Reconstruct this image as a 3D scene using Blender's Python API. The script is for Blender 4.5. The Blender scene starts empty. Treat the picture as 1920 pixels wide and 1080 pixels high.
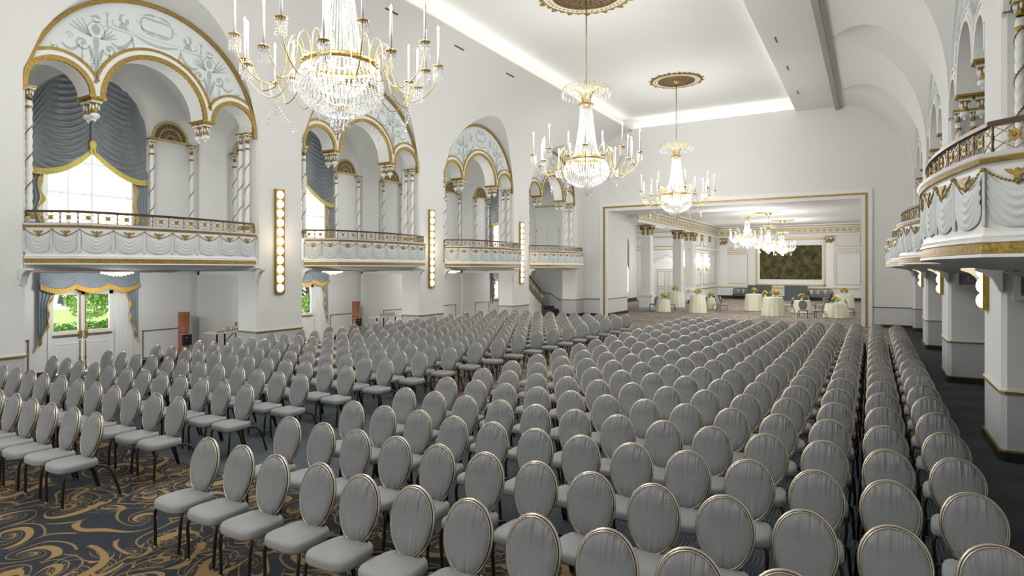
import bpy, math, random
from math import sin, cos, pi, sqrt, radians as R_
from mathutils import Vector, Matrix
random.seed(7)
SC = bpy.context.scene
COL = SC.collection

# ------------------------------------------------------------------ camera, world, sun, exposure
F_PX, YAW, HOR, EYE = 1145.0, 30.5, 505.0, 2.65
cam_d = bpy.data.cameras.new('camera'); cam = bpy.data.objects.new('camera', cam_d); COL.objects.link(cam)
cam.location = (0, 0, EYE); cam.rotation_euler = (pi/2, 0, R_(YAW))
cam_d.sensor_width = 36; cam_d.lens = F_PX*36/1920; cam_d.shift_y = -(540-HOR)/1920
cam_d.clip_start = .05; cam_d.clip_end = 400
SC.camera = cam
w = bpy.data.worlds.new('world'); SC.world = w; w.use_nodes = True
bg = w.node_tree.nodes['Background']; bg.inputs[0].default_value = (.86, .93, 1, 1); bg.inputs[1].default_value = 1.3
sun_d = bpy.data.lights.new('sun', 'SUN'); sun = bpy.data.objects.new('sun', sun_d); COL.objects.link(sun)
sun_d.energy = 7.0; sun_d.angle = R_(6); sun_d.color = (1, .96, .88)
sun.rotation_euler = Vector((.85, .20, -.38)).to_track_quat('-Z', 'Y').to_euler()
SC.view_settings.view_transform = 'Standard'; SC.view_settings.look = 'None'
SC.view_settings.gamma = 1; SC.view_settings.use_curve_mapping = False
SC.view_settings.exposure = 0.42
SC.cycles.use_denoising = True
SC.cycles.max_bounces = 8; SC.cycles.diffuse_bounces = 4; SC.cycles.glossy_bounces = 3
SC.cycles.transparent_max_bounces = 24; SC.cycles.transmission_bounces = 4
SC.cycles.sample_clamp_indirect = 4; SC.cycles.caustics_reflective = False; SC.cycles.caustics_refractive = False

# room numbers
XL, XR, PER, Y1 = -14.3, 1.55, 6.84, 8.07          # pillar faces, bay period, centre of the first bay
CEIL, COFF = 10.3, 10.9
XC0, XC1 = -11.45, -3.16                            # coffer
YE = 32.5                                           # end wall
CHX = -7.35; XB0 = XL-3.2

def area(name, loc, rot, sx, sy, e, col=(1, 1, 1)):
    d = bpy.data.lights.new(name, 'AREA'); d.shape = 'RECTANGLE'; d.size = sx; d.size_y = sy; d.energy = e; d.color = col
    o = bpy.data.objects.new(name, d); o.location = loc; o.rotation_euler = rot; COL.objects.link(o); return o
# cove lights lying on the ledge of the ceiling recess, shining up
COVE = 16; CAND = 430
area('cove_light', (XC0-.22, 15.5, CEIL+.12), (pi, 0, 0), .12, 33, COVE*3, (1, .97, .92))
area('cove_light', (XC1+.22, 15.5, CEIL+.12), (pi, 0, 0), .12, 33, COVE*3, (1, .97, .92))
area('cove_light', ((XC0+XC1)/2, YE-.1, CEIL+.12), (pi, 0, 0), 8, .12, COVE, (1, .97, .92))

def point(name, loc, e, rad=.25, col=(1, .985, .96), parent=None):
    d = bpy.data.lights.new(name, 'POINT'); d.energy = e; d.shadow_soft_size = rad; d.color = col
    o = bpy.data.objects.new(name, d); o.location = loc; COL.objects.link(o)
    if parent: o.parent = parent
    return o

# ------------------------------------------------------------------ materials
def nt(name):
    m = bpy.data.materials.new(name); m.use_nodes = True
    return m, m.node_tree.nodes, m.node_tree.links, m.node_tree.nodes['Principled BSDF']
def pm(name, col, rough=.6, metal=0, spec=.5, noise=0, nscale=8, bump=0, bscale=60, sheen=0, mottled=None):
    m, N, L, b = nt(name)
    b.inputs['Base Color'].default_value = (*col, 1); b.inputs['Roughness'].default_value = rough
    b.inputs['Metallic'].default_value = metal; b.inputs['Specular IOR Level'].default_value = spec
    if sheen: b.inputs['Sheen Weight'].default_value = sheen
    if noise or bump:
        tc = N.new('ShaderNodeTexCoord')
    if noise:
        t = N.new('ShaderNodeTexNoise'); t.inputs['Scale'].default_value = nscale; t.inputs['Detail'].default_value = 4
        L.new(tc.outputs['Object'], t.inputs['Vector'])
        r = N.new('ShaderNodeValToRGB'); e = r.color_ramp.elements
        c2 = mottled or tuple(max(0, c*(1-noise)) for c in col)
        e[0].position = .35; e[0].color = (*c2, 1); e[1].position = .65; e[1].color = (*col, 1)
        L.new(t.outputs['Fac'], r.inputs['Fac']); L.new(r.outputs['Color'], b.inputs['Base Color'])
    if bump:
        t = N.new('ShaderNodeTexNoise'); t.inputs['Scale'].default_value = bscale; t.inputs['Detail'].default_value = 3
        L.new(tc.outputs['Object'], t.inputs['Vector'])
        bp = N.new('ShaderNodeBump'); bp.inputs['Strength'].default_value = bump; bp.inputs['Distance'].default_value = .01
        L.new(t.outputs['Fac'], bp.inputs['Height']); L.new(bp.outputs['Normal'], b.inputs['Normal'])
    return m
def emit(name, col, s):
    m, N, L, b = nt(name)
    b.inputs['Base Color'].default_value = (*col, 1)
    b.inputs['Emission Color'].default_value = (*col, 1); b.inputs['Emission Strength'].default_value = s
    m.cycles.emission_sampling = 'NONE'
    return m
M = {}
M['wall'] = pm('white_plaster', (.80, .805, .79), .75, noise=.02, nscale=.7, bump=.05, bscale=30)
M['wall2'] = pm('grey_dado_paint', (.53, .55, .56), .6, noise=.03, nscale=1)
M['ceil'] = pm('ceiling_plaster', (.80, .80, .775), .85, noise=.02, nscale=.5)
M['trimw'] = pm('white_trim_gloss', (.86, .86, .84), .42, noise=.01, nscale=3)
M['gold'] = pm('gilded_plaster', (.43, .29, .065), .42, metal=.5, noise=.45, nscale=28, bump=.5, bscale=45)
M['goldp'] = pm('pale_gilding', (.62, .50, .25), .45, metal=.35, noise=.3, nscale=20, bump=.3, bscale=60)
M['brass'] = pm('polished_brass', (.72, .50, .18), .25, metal=.9, noise=.1, nscale=30)
M['bronze'] = pm('dark_bronze', (.10, .065, .045), .35, metal=.6, noise=.3, nscale=30)
M['black'] = pm('black_base', (.02, .02, .022), .4, noise=.2, nscale=10)
M['swag'] = pm('pale_blue_grey_drapery_relief', (.66, .70, .70), .6, noise=.06, nscale=6)
M['paint'] = pm('grisaille_paint', (.46, .53, .515), .8, noise=.12, nscale=4)
M['panelw'] = pm('pale_blue_panel', (.73, .775, .775), .8, noise=.02, nscale=2)
M['drape'] = pm('blue_grey_satin', (.17, .195, .21), .36, noise=.12, nscale=5, sheen=.3)
M['drapel'] = pm('light_blue_grey_satin', (.27, .32, .36), .4, noise=.1, nscale=5, sheen=.3)
M['fringe'] = pm('gold_fringe', (.72, .46, .08), .6, noise=.35, nscale=60)
M['fringey'] = pm('yellow_green_fringe', (.66, .56, .12), .6, noise=.3, nscale=60)
M['speak'] = pm('copper_brown_veneer', (.36, .13, .065), .35, noise=.25, nscale=6)
M['white'] = pm('white_china', (.85, .85, .83), .3, noise=.01)
M['cloth'] = pm('cream_tablecloth', (.86, .85, .66), .6, noise=.05, nscale=4)
M['yel'] = pm('yellow_petals', (.85, .60, .06), .6, noise=.3, nscale=40)
M['ora'] = pm('orange_petals', (.75, .27, .05), .6, noise=.3, nscale=40)
M['leaf'] = pm('green_leaves', (.13, .30, .04), .6, noise=.4, nscale=20)
M['leafl'] = pm('garden_green_leaves', (.22, .45, .06), .6, noise=.5, nscale=6)  # brighter mottled green for hedge and tree foliage
M['grass'] = pm('lawn_green', (.30, .62, .07), .8, noise=.3, nscale=3)
M['bark'] = pm('bark', (.12, .09, .06), .8, noise=.3, nscale=10)
M['pave'] = pm('pale_paving', (.75, .74, .72), .8, noise=.1, nscale=2)
M['chairf'] = pm('grey_woven_fabric', (.33, .34, .345), .46, noise=.12, nscale=120, bump=.4, bscale=220, sheen=.3)
M['rim'] = pm('bronze_chair_rim', (.55, .50, .42), .24, metal=.9, noise=.15, nscale=12)
M['chairb'] = pm('grey_back_fabric', (.245, .255, .26), .38, noise=.12, nscale=120, sheen=.25)
def back_wrinkles():
    m = M['chairb']; N = m.node_tree.nodes; L = m.node_tree.links; b = N['Principled BSDF']
    tc = N.new('ShaderNodeTexCoord'); oi = N.new('ShaderNodeObjectInfo'); mp = N.new('ShaderNodeMapping'); mp.inputs['Scale'].default_value = (34, 3, 2.6)
    ad = N.new('ShaderNodeVectorMath'); L.new(tc.outputs['Object'], ad.inputs[0]); L.new(oi.outputs['Random'], ad.inputs[1]); L.new(ad.outputs[0], mp.inputs['Vector'])
    t = N.new('ShaderNodeTexNoise'); t.inputs['Scale'].default_value = 1; t.inputs['Detail'].default_value = 2; L.new(mp.outputs[0], t.inputs['Vector'])
    bp = N.new('ShaderNodeBump'); bp.inputs['Strength'].default_value = 1.0; bp.inputs['Distance'].default_value = .03
    sx = N.new('ShaderNodeSeparateXYZ'); L.new(tc.outputs['Object'], sx.inputs[0])
    q = N.new('ShaderNodeMath'); q.operation = 'SUBTRACT'; q.inputs[1].default_value = .708; L.new(sx.outputs[2], q.inputs[0])
    q2 = N.new('ShaderNodeMath'); q2.operation = 'ABSOLUTE'; L.new(q.outputs[0], q2.inputs[0])
    mr = N.new('ShaderNodeMapRange'); mr.interpolation_type = 'SMOOTHSTEP'; mr.inputs[1].default_value = .04; mr.inputs[2].default_value = .20; mr.inputs[3].default_value = .12; L.new(q2.outputs[0], mr.inputs[0])
    q3 = N.new('ShaderNodeMath'); q3.operation = 'MULTIPLY'; L.new(mr.outputs[0], q3.inputs[0]); L.new(t.outputs['Fac'], q3.inputs[1])
    L.new(q3.outputs[0], bp.inputs['Height']); L.new(bp.outputs['Normal'], b.inputs['Normal'])
back_wrinkles()
M['leg'] = pm('dark_brown_metal', (.035, .03, .028), .35, metal=.4, noise=.2, nscale=10)
M['chrome'] = pm('chrome', (.8, .8, .8), .15, metal=1, noise=.02)
M['screen'] = pm('dark_grey_screen', (.085, .095, .115), .7, noise=.1, nscale=4)
M['door'] = pm('white_door_paint', (.78, .79, .77), .45, noise=.01, nscale=3)
M['candle'] = pm('white_candle', (.85, .85, .82), .4, noise=.01)
M['grille'] = pm('bronze_grille', (.24, .17, .09), .5, metal=.4, noise=.5, nscale=30)
M['tealish'] = pm('white_gold_relief', (.80, .76, .62), .6, noise=.12, nscale=14)
M['stair'] = pm('dark_stair', (.06, .055, .05), .6, noise=.3, nscale=6)
M['bulb'] = emit('lit_bulb', (1, .93, .80), 14)
M['bulbw'] = emit('warm_strip_bulb', (1, .80, .48), 2.6)
def crystal():
    m, N, L, b = nt('cut_crystal'); N.remove(b)
    out = N['Material Output']
    tr = N.new('ShaderNodeBsdfTransparent'); tl = N.new('ShaderNodeBsdfTranslucent'); df = N.new('ShaderNodeBsdfDiffuse'); gl = N.new('ShaderNodeBsdfGlossy')
    gl.inputs['Roughness'].default_value = .08
    for n in (tl, df): n.inputs['Color'].default_value = (.95, .95, .93, 1)
    m1 = N.new('ShaderNodeMixShader'); m2 = N.new('ShaderNodeMixShader'); m3 = N.new('ShaderNodeMixShader')
    m1.inputs[0].default_value = .5; L.new(tl.outputs[0], m1.inputs[1]); L.new(df.outputs[0], m1.inputs[2])
    m2.inputs[0].default_value = .35; L.new(m1.outputs[0], m2.inputs[1]); L.new(gl.outputs[0], m2.inputs[2])
    m3.inputs[0].default_value = .35; L.new(m2.outputs[0], m3.inputs[1]); L.new(tr.outputs[0], m3.inputs[2])
    L.new(m3.outputs[0], out.inputs[0]); return m
M['crystal'] = crystal()
def sheer():
    m, N, L, b = nt('sheer_voile'); N.remove(b); out = N['Material Output']
    tr = N.new('ShaderNodeBsdfTransparent'); tl = N.new('ShaderNodeBsdfTranslucent'); df = N.new('ShaderNodeBsdfDiffuse')
    for n in (tl, df): n.inputs['Color'].default_value = (.74, .73, .71, 1)
    m1 = N.new('ShaderNodeMixShader'); m1.inputs[0].default_value = .3; L.new(tl.outputs[0], m1.inputs[1]); L.new(df.outputs[0], m1.inputs[2])
    m2 = N.new('ShaderNodeMixShader'); m2.inputs[0].default_value = .12; L.new(m1.outputs[0], m2.inputs[1]); L.new(tr.outputs[0], m2.inputs[2])
    L.new(m2.outputs[0], out.inputs[0]); return m
M['sheer'] = sheer()
def glass():
    m, N, L, b = nt('window_glass'); N.remove(b); out = N['Material Output']
    tr = N.new('ShaderNodeBsdfTransparent'); gl = N.new('ShaderNodeBsdfGlossy'); gl.inputs['Roughness'].default_value = .02
    m1 = N.new('ShaderNodeMixShader'); m1.inputs[0].default_value = .06
    L.new(tr.outputs[0], m1.inputs[1]); L.new(gl.outputs[0], m1.inputs[2]); L.new(m1.outputs[0], out.inputs[0]); return m
M['glass'] = glass()
def tapestry():
    m, N, L, b = nt('woven_tapestry'); b.inputs['Roughness'].default_value = .9
    tc = N.new('ShaderNodeTexCoord'); t = N.new('ShaderNodeTexNoise'); t.inputs['Scale'].default_value = 2.2; t.inputs['Detail'].default_value = 9; t.inputs['Roughness'].default_value = .7
    L.new(tc.outputs['Object'], t.inputs['Vector'])
    r = N.new('ShaderNodeValToRGB'); e = r.color_ramp.elements
    e[0].position = .36; e[0].color = (.02, .025, .018, 1); e[1].position = .66; e[1].color = (.16, .10, .03, 1)
    x = r.color_ramp.elements.new(.47); x.color = (.05, .055, .02, 1); x = r.color_ramp.elements.new(.56); x.color = (.11, .09, .025, 1)
    L.new(t.outputs['Fac'], r.inputs['Fac']); L.new(r.outputs['Color'], b.inputs['Base Color']); return m
M['tap'] = tapestry()
def carpet():
    m, N, L, b = nt('patterned_carpet'); b.inputs['Roughness'].default_value = .85; b.inputs['Specular IOR Level'].default_value = .25
    geo = N.new('ShaderNodeNewGeometry')
    def math_(op, a, c=None, d=None):
        n = N.new('ShaderNodeMath'); n.operation = op
        for i, v in enumerate((a, c, d)):
            if v is None: continue
            if isinstance(v, (int, float)): n.inputs[i].default_value = v
            else: L.new(v, n.inputs[i])
        return n.outputs[0]
    def vm(op, a, c):
        n = N.new('ShaderNodeVectorMath'); n.operation = op
        for i, v in enumerate((a, c)):
            if isinstance(v, tuple): n.inputs[i].default_value = v
            else: L.new(v, n.inputs[i])
        return n.outputs[0]
    def ss(v, lo, hi):
        n = N.new('ShaderNodeMapRange'); n.interpolation_type = 'SMOOTHSTEP'
        L.new(v, n.inputs[0]); n.inputs[1].default_value = lo; n.inputs[2].default_value = hi; return n.outputs[0]
    P = geo.outputs['Position']
    nz = N.new('ShaderNodeTexNoise'); nz.inputs['Scale'].default_value = .9; nz.inputs['Detail'].default_value = 1; L.new(P, nz.inputs['Vector'])
    off = vm('MULTIPLY', vm('SUBTRACT', nz.outputs['Color'], (.5, .5, .5)), (.9, .9, 0))
    PW = vm('ADD', P, off)
    def scroll(scale, shift, turns, w0, w1):
        Q = vm('MULTIPLY', vm('ADD', PW, shift), (scale, scale, 0))
        v = N.new('ShaderNodeTexVoronoi'); v.voronoi_dimensions = '2D'; v.inputs['Scale'].default_value = 1; v.inputs['Randomness'].default_value = .8
        L.new(Q, v.inputs['Vector'])
        d = vm('SUBTRACT', Q, v.outputs['Position'])
        s = N.new('ShaderNodeSeparateXYZ'); L.new(d, s.inputs[0])
        th = math_('ARCTAN2', s.outputs[1], s.outputs[0])
        sc_ = N.new('ShaderNodeSeparateXYZ'); L.new(v.outputs['Color'], sc_.inputs[0])
        sgn = math_('SIGN', math_('SUBTRACT', sc_.outputs[0], .5))
        r = math_('MAXIMUM', v.outputs['Distance'], .015)
        a = math_('ADD', math_('MULTIPLY', math_('LOGARITHM', r, 2.718), turns), math_('MULTIPLY', math_('MULTIPLY', th, 1/(2*pi)), sgn))
        f = math_('FRACT', math_('ADD', a, 10))
        tri = math_('ABSOLUTE', math_('SUBTRACT', f, .5))     # 0 at band centre
        wv = math_('ADD', math_('MULTIPLY', math_('SINE', math_('ADD', th, math_('MULTIPLY', sc_.outputs[1], 6))), w1), w0)
        band = math_('SUBTRACT', math_('MULTIPLY', wv, math_('MAXIMUM', .22, math_('SUBTRACT', 1.25, math_('MULTIPLY', r, 1.45)))), tri)
        thin = math_('SUBTRACT', .028, math_('ABSOLUTE', math_('SUBTRACT', tri, .36)))
        return math_('MAXIMUM', ss(band, 0, .02), math_('MULTIPLY', ss(thin, 0, .012), .8))
    g1 = scroll(1.55, (0, 0, 0), .60, .12, .095)
    g2 = scroll(2.9, (3.3, 7.1, 0), .5, .09, .08)
    nm = N.new('ShaderNodeTexNoise'); nm.inputs['Scale'].default_value = .55; L.new(P, nm.inputs['Vector'])
    pick = ss(nm.outputs['Fac'], .46, .49)
    pat = math_('MAXIMUM', g1, math_('MULTIPLY', g2, pick))
    def mix(f, a, c):
        n = N.new('ShaderNodeMix'); n.data_type = 'RGBA'
        if isinstance(f, float): n.inputs[0].default_value = f
        else: L.new(f, n.inputs[0])
        for i, v in ((6, a), (7, c)):
            if isinstance(v, tuple): n.inputs[i].default_value = v
            else: L.new(v, n.inputs[i])
        return n.outputs[2]
    sp = N.new('ShaderNodeSeparateXYZ'); L.new(P, sp.inputs[0])
    X, Y = sp.outputs[0], sp.outputs[1]
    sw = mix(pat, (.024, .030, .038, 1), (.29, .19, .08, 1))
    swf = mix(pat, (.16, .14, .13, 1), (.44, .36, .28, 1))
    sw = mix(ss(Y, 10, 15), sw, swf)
    # blue grey carpet of small hatched squares
    ck = N.new('ShaderNodeTexChecker'); ck.inputs['Scale'].default_value = 6; L.new(P, ck.inputs['Vector'])
    sx = math_('FRACT', math_('MULTIPLY', X, 26)); sy = math_('FRACT', math_('MULTIPLY', Y, 26))
    hatch = math_('ADD', math_('MULTIPLY', sx, ck.outputs['Fac']), math_('MULTIPLY', sy, math_('SUBTRACT', 1, ck.outputs['Fac'])))
    hb = ss(hatch, .55, .65)
    bl = mix(hb, (.045, .055, .066, 1), (.12, .14, .16, 1))
    isw = math_('MAXIMUM', math_('LESS_THAN', Y, 4.95), math_('GREATER_THAN', Y, 10.6))
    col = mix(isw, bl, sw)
    # plain dark strip with fine lines along the pillars
    ln = ss(math_('FRACT', math_('MULTIPLY', Y, 18)), .6, .7)
    pl = mix(ln, (.03, .033, .038, 1), (.07, .076, .084, 1))
    asl = math_('MULTIPLY', math_('GREATER_THAN', X, 1.02), math_('LESS_THAN', Y, 32.3))
    col = mix(asl, col, pl)
    L.new(col, b.inputs['Base Color'])
    return m
M['carpet'] = carpet()

# ------------------------------------------------------------------ mesh builder
class MB:
    def __init__(s): s.v = []; s.f = []; s.m = []; s.sm = []; s.cur = 0; s.smooth = False
    def mat(s, i, smooth=None):
        s.cur = i
        if smooth is not None: s.smooth = smooth
        return s
    def add(s, vs, fs):
        b = len(s.v); s.v.extend([tuple(v) for v in vs])
        for f in fs: s.f.append(tuple(i+b for i in f)); s.m.append(s.cur); s.sm.append(s.smooth)
        return s
    def box(s, x0, x1, y0, y1, z0, z1):
        return s.add([(x, y, z) for z in (z0, z1) for y in (y0, y1) for x in (x0, x1)],
                     [(0, 2, 3, 1), (4, 5, 7, 6), (0, 1, 5, 4), (2, 6, 7, 3), (0, 4, 6, 2), (1, 3, 7, 5)])
    def obox(s, c, ax, ay, az):       # centre and half-axes
        c, ax, ay, az = map(Vector, (c, ax, ay, az))
        return s.add([c+ax*i+ay*j+az*k for k in (-1, 1) for j in (-1, 1) for i in (-1, 1)],
                     [(0, 2, 3, 1), (4, 5, 7, 6), (0, 1, 5, 4), (2, 6, 7, 3), (0, 4, 6, 2), (1, 3, 7, 5)])
    def grid(s, fn, nu, nv, closeu=False):
        vs = [fn(i/nu, j/nv) for j in range(nv+1) for i in range(nu if closeu else nu+1)]
        n = nu if closeu else nu+1; fs = []
        for j in range(nv):
            for i in range(nu):
                a = j*n+i; b_ = j*n+(i+1) % n; fs.append((a, b_, b_+n, a+n))
        return s.add(vs, fs)
    def tube(s, path, r, seg=6, closed=False, cap=True, sy=1.0):
        P = [Vector(p) for p in path]; n = len(P); vs = []; fs = []
        rr = r if isinstance(r, (list, tuple)) else [r]*n
        up = None
        for i, p in enumerate(P):
            if closed: t = P[(i+1) % n]-P[i-1]
            else: t = P[min(i+1, n-1)]-P[max(i-1, 0)]
            t.normalize()
            if up is None:
                up = Vector((0, 0, 1)) if abs(t.z) < .9 else Vector((1, 0, 0))
            a = t.cross(up)
            if a.length < 1e-6: a = t.orthogonal()
            a.normalize(); b_ = a.cross(t).normalized(); up = b_
            for k in range(seg):
                an = 2*pi*(k+.5)/seg; vs.append(p+a*cos(an)*rr[i]+b_*sin(an)*rr[i]*sy)
        for i in range(n if closed else n-1):
            j = (i+1) % n
            for k in range(seg):
                k2 = (k+1) % seg; fs.append((i*seg+k, j*seg+k, j*seg+k2, i*seg+k2))
        if cap and not closed:
            fs.append(tuple(range(seg))); fs.append(tuple((n-1)*seg+k for k in reversed(range(seg))))
        return s.add(vs, fs)
    def lathe(s, prof, c=(0, 0, 0), seg=16, cap=False):
        vs = [(c[0]+r*cos(2*pi*k/seg), c[1]+r*sin(2*pi*k/seg), c[2]+z) for r, z in prof for k in range(seg)]
        fs = [(i*seg+k, i*seg+(k+1) % seg, (i+1)*seg+(k+1) % seg, (i+1)*seg+k) for i in range(len(prof)-1) for k in range(seg)]
        if cap: fs += [tuple(reversed(range(seg))), tuple((len(prof)-1)*seg+k for k in range(seg))]
        return s.add(vs, fs)
    def octa(s, c, rx, rz=None, ry=None):
        rz = rz or rx; ry = ry or rx; x, y, z = c
        return s.add([(x+rx, y, z), (x, y+ry, z), (x-rx, y, z), (x, y-ry, z), (x, y, z+rz), (x, y, z-rz)],
                     [(0, 1, 4), (1, 2, 4), (2, 3, 4), (3, 0, 4), (1, 0, 5), (2, 1, 5), (3, 2, 5), (0, 3, 5)])
    def ball(s, c, rx, ry=None, rz=None, su=8, sv=6):
        ry = ry or rx; rz = rz or rx
        return s.grid(lambda u, v: (c[0]+rx*cos(2*pi*u)*sin(pi*v), c[1]+ry*sin(2*pi*u)*sin(pi*v), c[2]-rz*cos(pi*v)), su, sv, True)
    def poly(s, pts, off):            # flat polygon with thickness: pts 3d list, off vector
        n = len(pts); P = [Vector(p) for p in pts]; o = Vector(off)
        return s.add(P+[p+o for p in P], [tuple(range(n)), tuple(n+i for i in reversed(range(n)))] + [(i, (i+1) % n, n+(i+1) % n, n+i) for i in range(n)])
    def sweep(s, path, sect, closed=False):   # path in 3D, sect list of (n,z): n = outward horizontal normal, z up
        P = [Vector(p) for p in path]; n = len(P); k = len(sect); vs = []; fs = []
        for i, p in enumerate(P):
            t = (P[(i+1) % n]-P[i-1]) if closed else None
            if not closed:
                a = (P[i]-P[i-1]).normalized() if i > 0 else None
                b_ = (P[i+1]-P[i]).normalized() if i < n-1 else None
                t = (a or b_)+(b_ or a)
            t.z = 0; t.normalize(); nn = Vector((t.y, -t.x, 0))
            sc_ = 1
            if not closed and 0 < i < n-1:
                c_ = max(.5, nn.dot(Vector((a.y, -a.x, 0)))); sc_ = 1/c_
            for q in sect: vs.append(p+nn*q[0]*sc_+Vector((0, 0, q[1])))
        for i in range(n if closed else n-1):
            j = (i+1) % n
            for q in range(k):
                q2 = (q+1) % k; fs.append((i*k+q, j*k+q, j*k+q2, i*k+q2))
        if not closed: fs += [tuple(range(k)), tuple((n-1)*k+q for q in reversed(range(k)))]
        return s.add(vs, fs)
    def mesh(s, name, mats):
        me = bpy.data.meshes.new(name); me.from_pydata([tuple(v) for v in s.v], [], s.f)
        for m in mats: me.materials.append(M[m] if isinstance(m, str) else m)
        me.polygons.foreach_set('material_index', s.m); me.polygons.foreach_set('use_smooth', s.sm); me.update()
        return me
def obj(name, mb, mats, parent=None, loc=(0, 0, 0), rz=0, **kw):
    me = mb.mesh(name, mats if isinstance(mats, (list, tuple)) else [mats]) if isinstance(mb, MB) else mb
    o = bpy.data.objects.new(name, me); COL.objects.link(o); o.location = loc; o.rotation_euler = (0, 0, rz)
    if parent: o.parent = parent
    for k, v in kw.items(): o[k] = v
    return o
def struct(name, mb, mats, **kw): return obj(name, mb, mats, kind='structure', **kw)
def thing(name, label, cat, loc=(0, 0, 0), rz=0, group=None):
    o = bpy.data.objects.new(name, None); COL.objects.link(o); o.location = loc; o.rotation_euler = (0, 0, rz)
    o['label'] = label; o['category'] = cat
    if group: o['group'] = group
    return o
def kids(o, _all): return _all.get(o.name, [])
def dup(root, loc, rz, label=None, scale=None, skip=()):
    def cp(o, par):
        c = o.copy(); COL.objects.link(c)
        if par: c.parent = par
        for ch in o.children:
            if ch.name.split('.')[0] not in skip: cp(ch, c)
        return c
    r = cp(root, None); r.location = loc; r.rotation_euler = (0, 0, rz)
    if label: r['label'] = label
    if scale: r.scale = (scale,)*3
    return r

# ------------------------------------------------------------------ floor, ceiling, vaults
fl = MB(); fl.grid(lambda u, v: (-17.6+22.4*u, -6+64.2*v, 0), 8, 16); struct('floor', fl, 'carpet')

BAYS = [Y1+PER*k for k in range(4)]
ZS, Z0 = 6.6, 6.13
def vault(side):
    """cove with groined cells; side -1 left, +1 right"""
    xw, a = (XL, 2.85) if side < 0 else (XR, 3.0)
    mb = MB(); mb.smooth = True; nx = 26
    def row(t):                      # t 0 at wall .. 1 at ceiling
        d = a*t; x = xw-side*d
        zc = ZS+(CEIL-ZS)*sqrt(max(0, 1-((a-d)/a)**2))
        cr = 8.79+(1.5*sin(pi/2*min(1, t*1.6)) if side > 0 else 1.05*t)
        q = (zc-Z0)/(cr-Z0)
        ys = 2.66*sqrt(max(0, 1-q*q)) if q < 1 else 0
        return x, zc, ys, cr, (1.6*t**3 if side > 0 else 0)
    ts = [1-cos(pi/2*i/nx) for i in range(nx+1)]; ts[-1] = 1
    if side < 0: ts = [i/nx*.62 for i in range(nx)]+[.7, .8, .9, 1]
    rows = [row(t) for t in ts]; nr = len(ts)-1
    for yc in [BAYS[0]-PER]+BAYS:
        n = 22
        def pen(u, v):
            x, zc, ys, cr, sh = rows[round(v*nr)]; an = (2*u-1)*pi/2
            y = ys*sin(an)
            return (x, yc+sh+y, max(zc, Z0+(cr-Z0)*sqrt(max(0, 1-(y/2.66)**2))) if 0 < u < 1 else zc)
        mb.grid(pen, n*2, nr)
        mb.grid(lambda u, v: (xw+side*(1-v)*.12, yc-2.66*cos(pi*u), Z0+2.66*sin(pi*u)), 40, 1)
        for sg in (-1, 1):
            def strip(u, v):
                x, zc, ys, cr, sh = rows[round(v*nr)]; y0 = sh+sg*ys
                return (x, yc+y0+(sg*PER/2-y0)*u, zc)
            mb.grid(strip, 3, nr)
    mb.grid(lambda u, v: (rows[round(v*nr)][0], BAYS[-1]+PER/2+(YE+.02-BAYS[-1]-PER/2)*u, rows[round(v*nr)][1]), 1, nr)
    return mb
struct('ceiling_vault_left', vault(-1), 'ceil'); struct('ceiling_vault_right', vault(1), 'ceil')
xr0 = XR-3.0
cl = MB()
cl.box(XC1, xr0, -6, YE, CEIL, CEIL+.08)
ym = BAYS[-1]+PER/2
for x0, x1 in ((XL-.05, XC0), (xr0, XR+.05)): cl.box(x0, x1, -6, BAYS[0]-1.5*PER, CEIL, CEIL+.08)
for x0, x1 in ((XL-.05, XC0), (xr0, XR+.05)): cl.box(x0, x1, ym, YE+.02, CEIL, CEIL+.08)
for x0, x1 in ((XC0-.5, XC0-.42), (XC1+.42, XC1+.5)): cl.box(x0, x1, -6, YE-.001, CEIL+.03, COFF)
cl.box(XC0-.5, XC1+.5, -6, YE+.0, COFF, COFF+.1); cl.box(XC0-.5, XC0, -6, YE, CEIL, CEIL+.04)
rf = MB(); rf.box(XB0-.4, XR+3.5, -6.2, YE, 11.2, 11.3); struct('ceiling_light_block', rf, 'ceil')  # unseen slab over the attic, added to keep sky light from leaking in
struct('ceiling', cl, 'ceil')
bm = MB(); bm.box(xr0-.02, xr0+.16, -6, YE, CEIL-.16, CEIL+.02); struct('trim_1', bm, pm('taupe_beam', (.40, .385, .34), .7, noise=.05))

# ------------------------------------------------------------------ pillars
def pillar(side, ya, yb, depth=.8, top=ZS+.3, name='pillar'):
    xw = XL if side < 0 else XR; s = -side           # s points into the room
    mb = MB()
    def ring(g, z0, z1, mi, ch=.06):
        mb.mat(mi)
        x0 = xw-s*depth; y0, y1 = ya-g, yb+g; xf = xw+s*g
        pts = [(x0, y0), (xf-s*ch, y0), (xf, y0+ch), (xf, y1-ch), (xf-s*ch, y1), (x0, y1)]
        if side > 0: pts.reverse()
        mb.poly([(p[0], p[1], z0) for p in pts], (0, 0, z1-z0))
    ring(.03, 0, .13, 3); ring(.025, .13, .155, 2); ring(0.0, .155, .93, 1)
    ring(.03, .93, .965, 2); ring(.02, .965, .99, 0); ring(0, .99, top, 0)
    # shallow raised strip on the face, like the joint line in the plaster
    return mb
for i, yc in enumerate([BAYS[0]-PER/2+.07]+[y+PER/2 for y in BAYS[:3]]):
    struct('pillar_left', pillar(-1, yc-.77, yc+.77), ['wall', 'wall2', 'gold', 'black'])
    struct('pillar_right', pillar(1, yc-.77, yc+.77), ['wall', 'wall2', 'gold', 'black'])
struct('pillar_left', pillar(-1, ym-.75, YE+.02), ['wall', 'wall2', 'gold', 'black'])
struct('pillar_right', pillar(1, ym-.75, YE+.02), ['wall', 'wall2', 'gold', 'black'])

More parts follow.
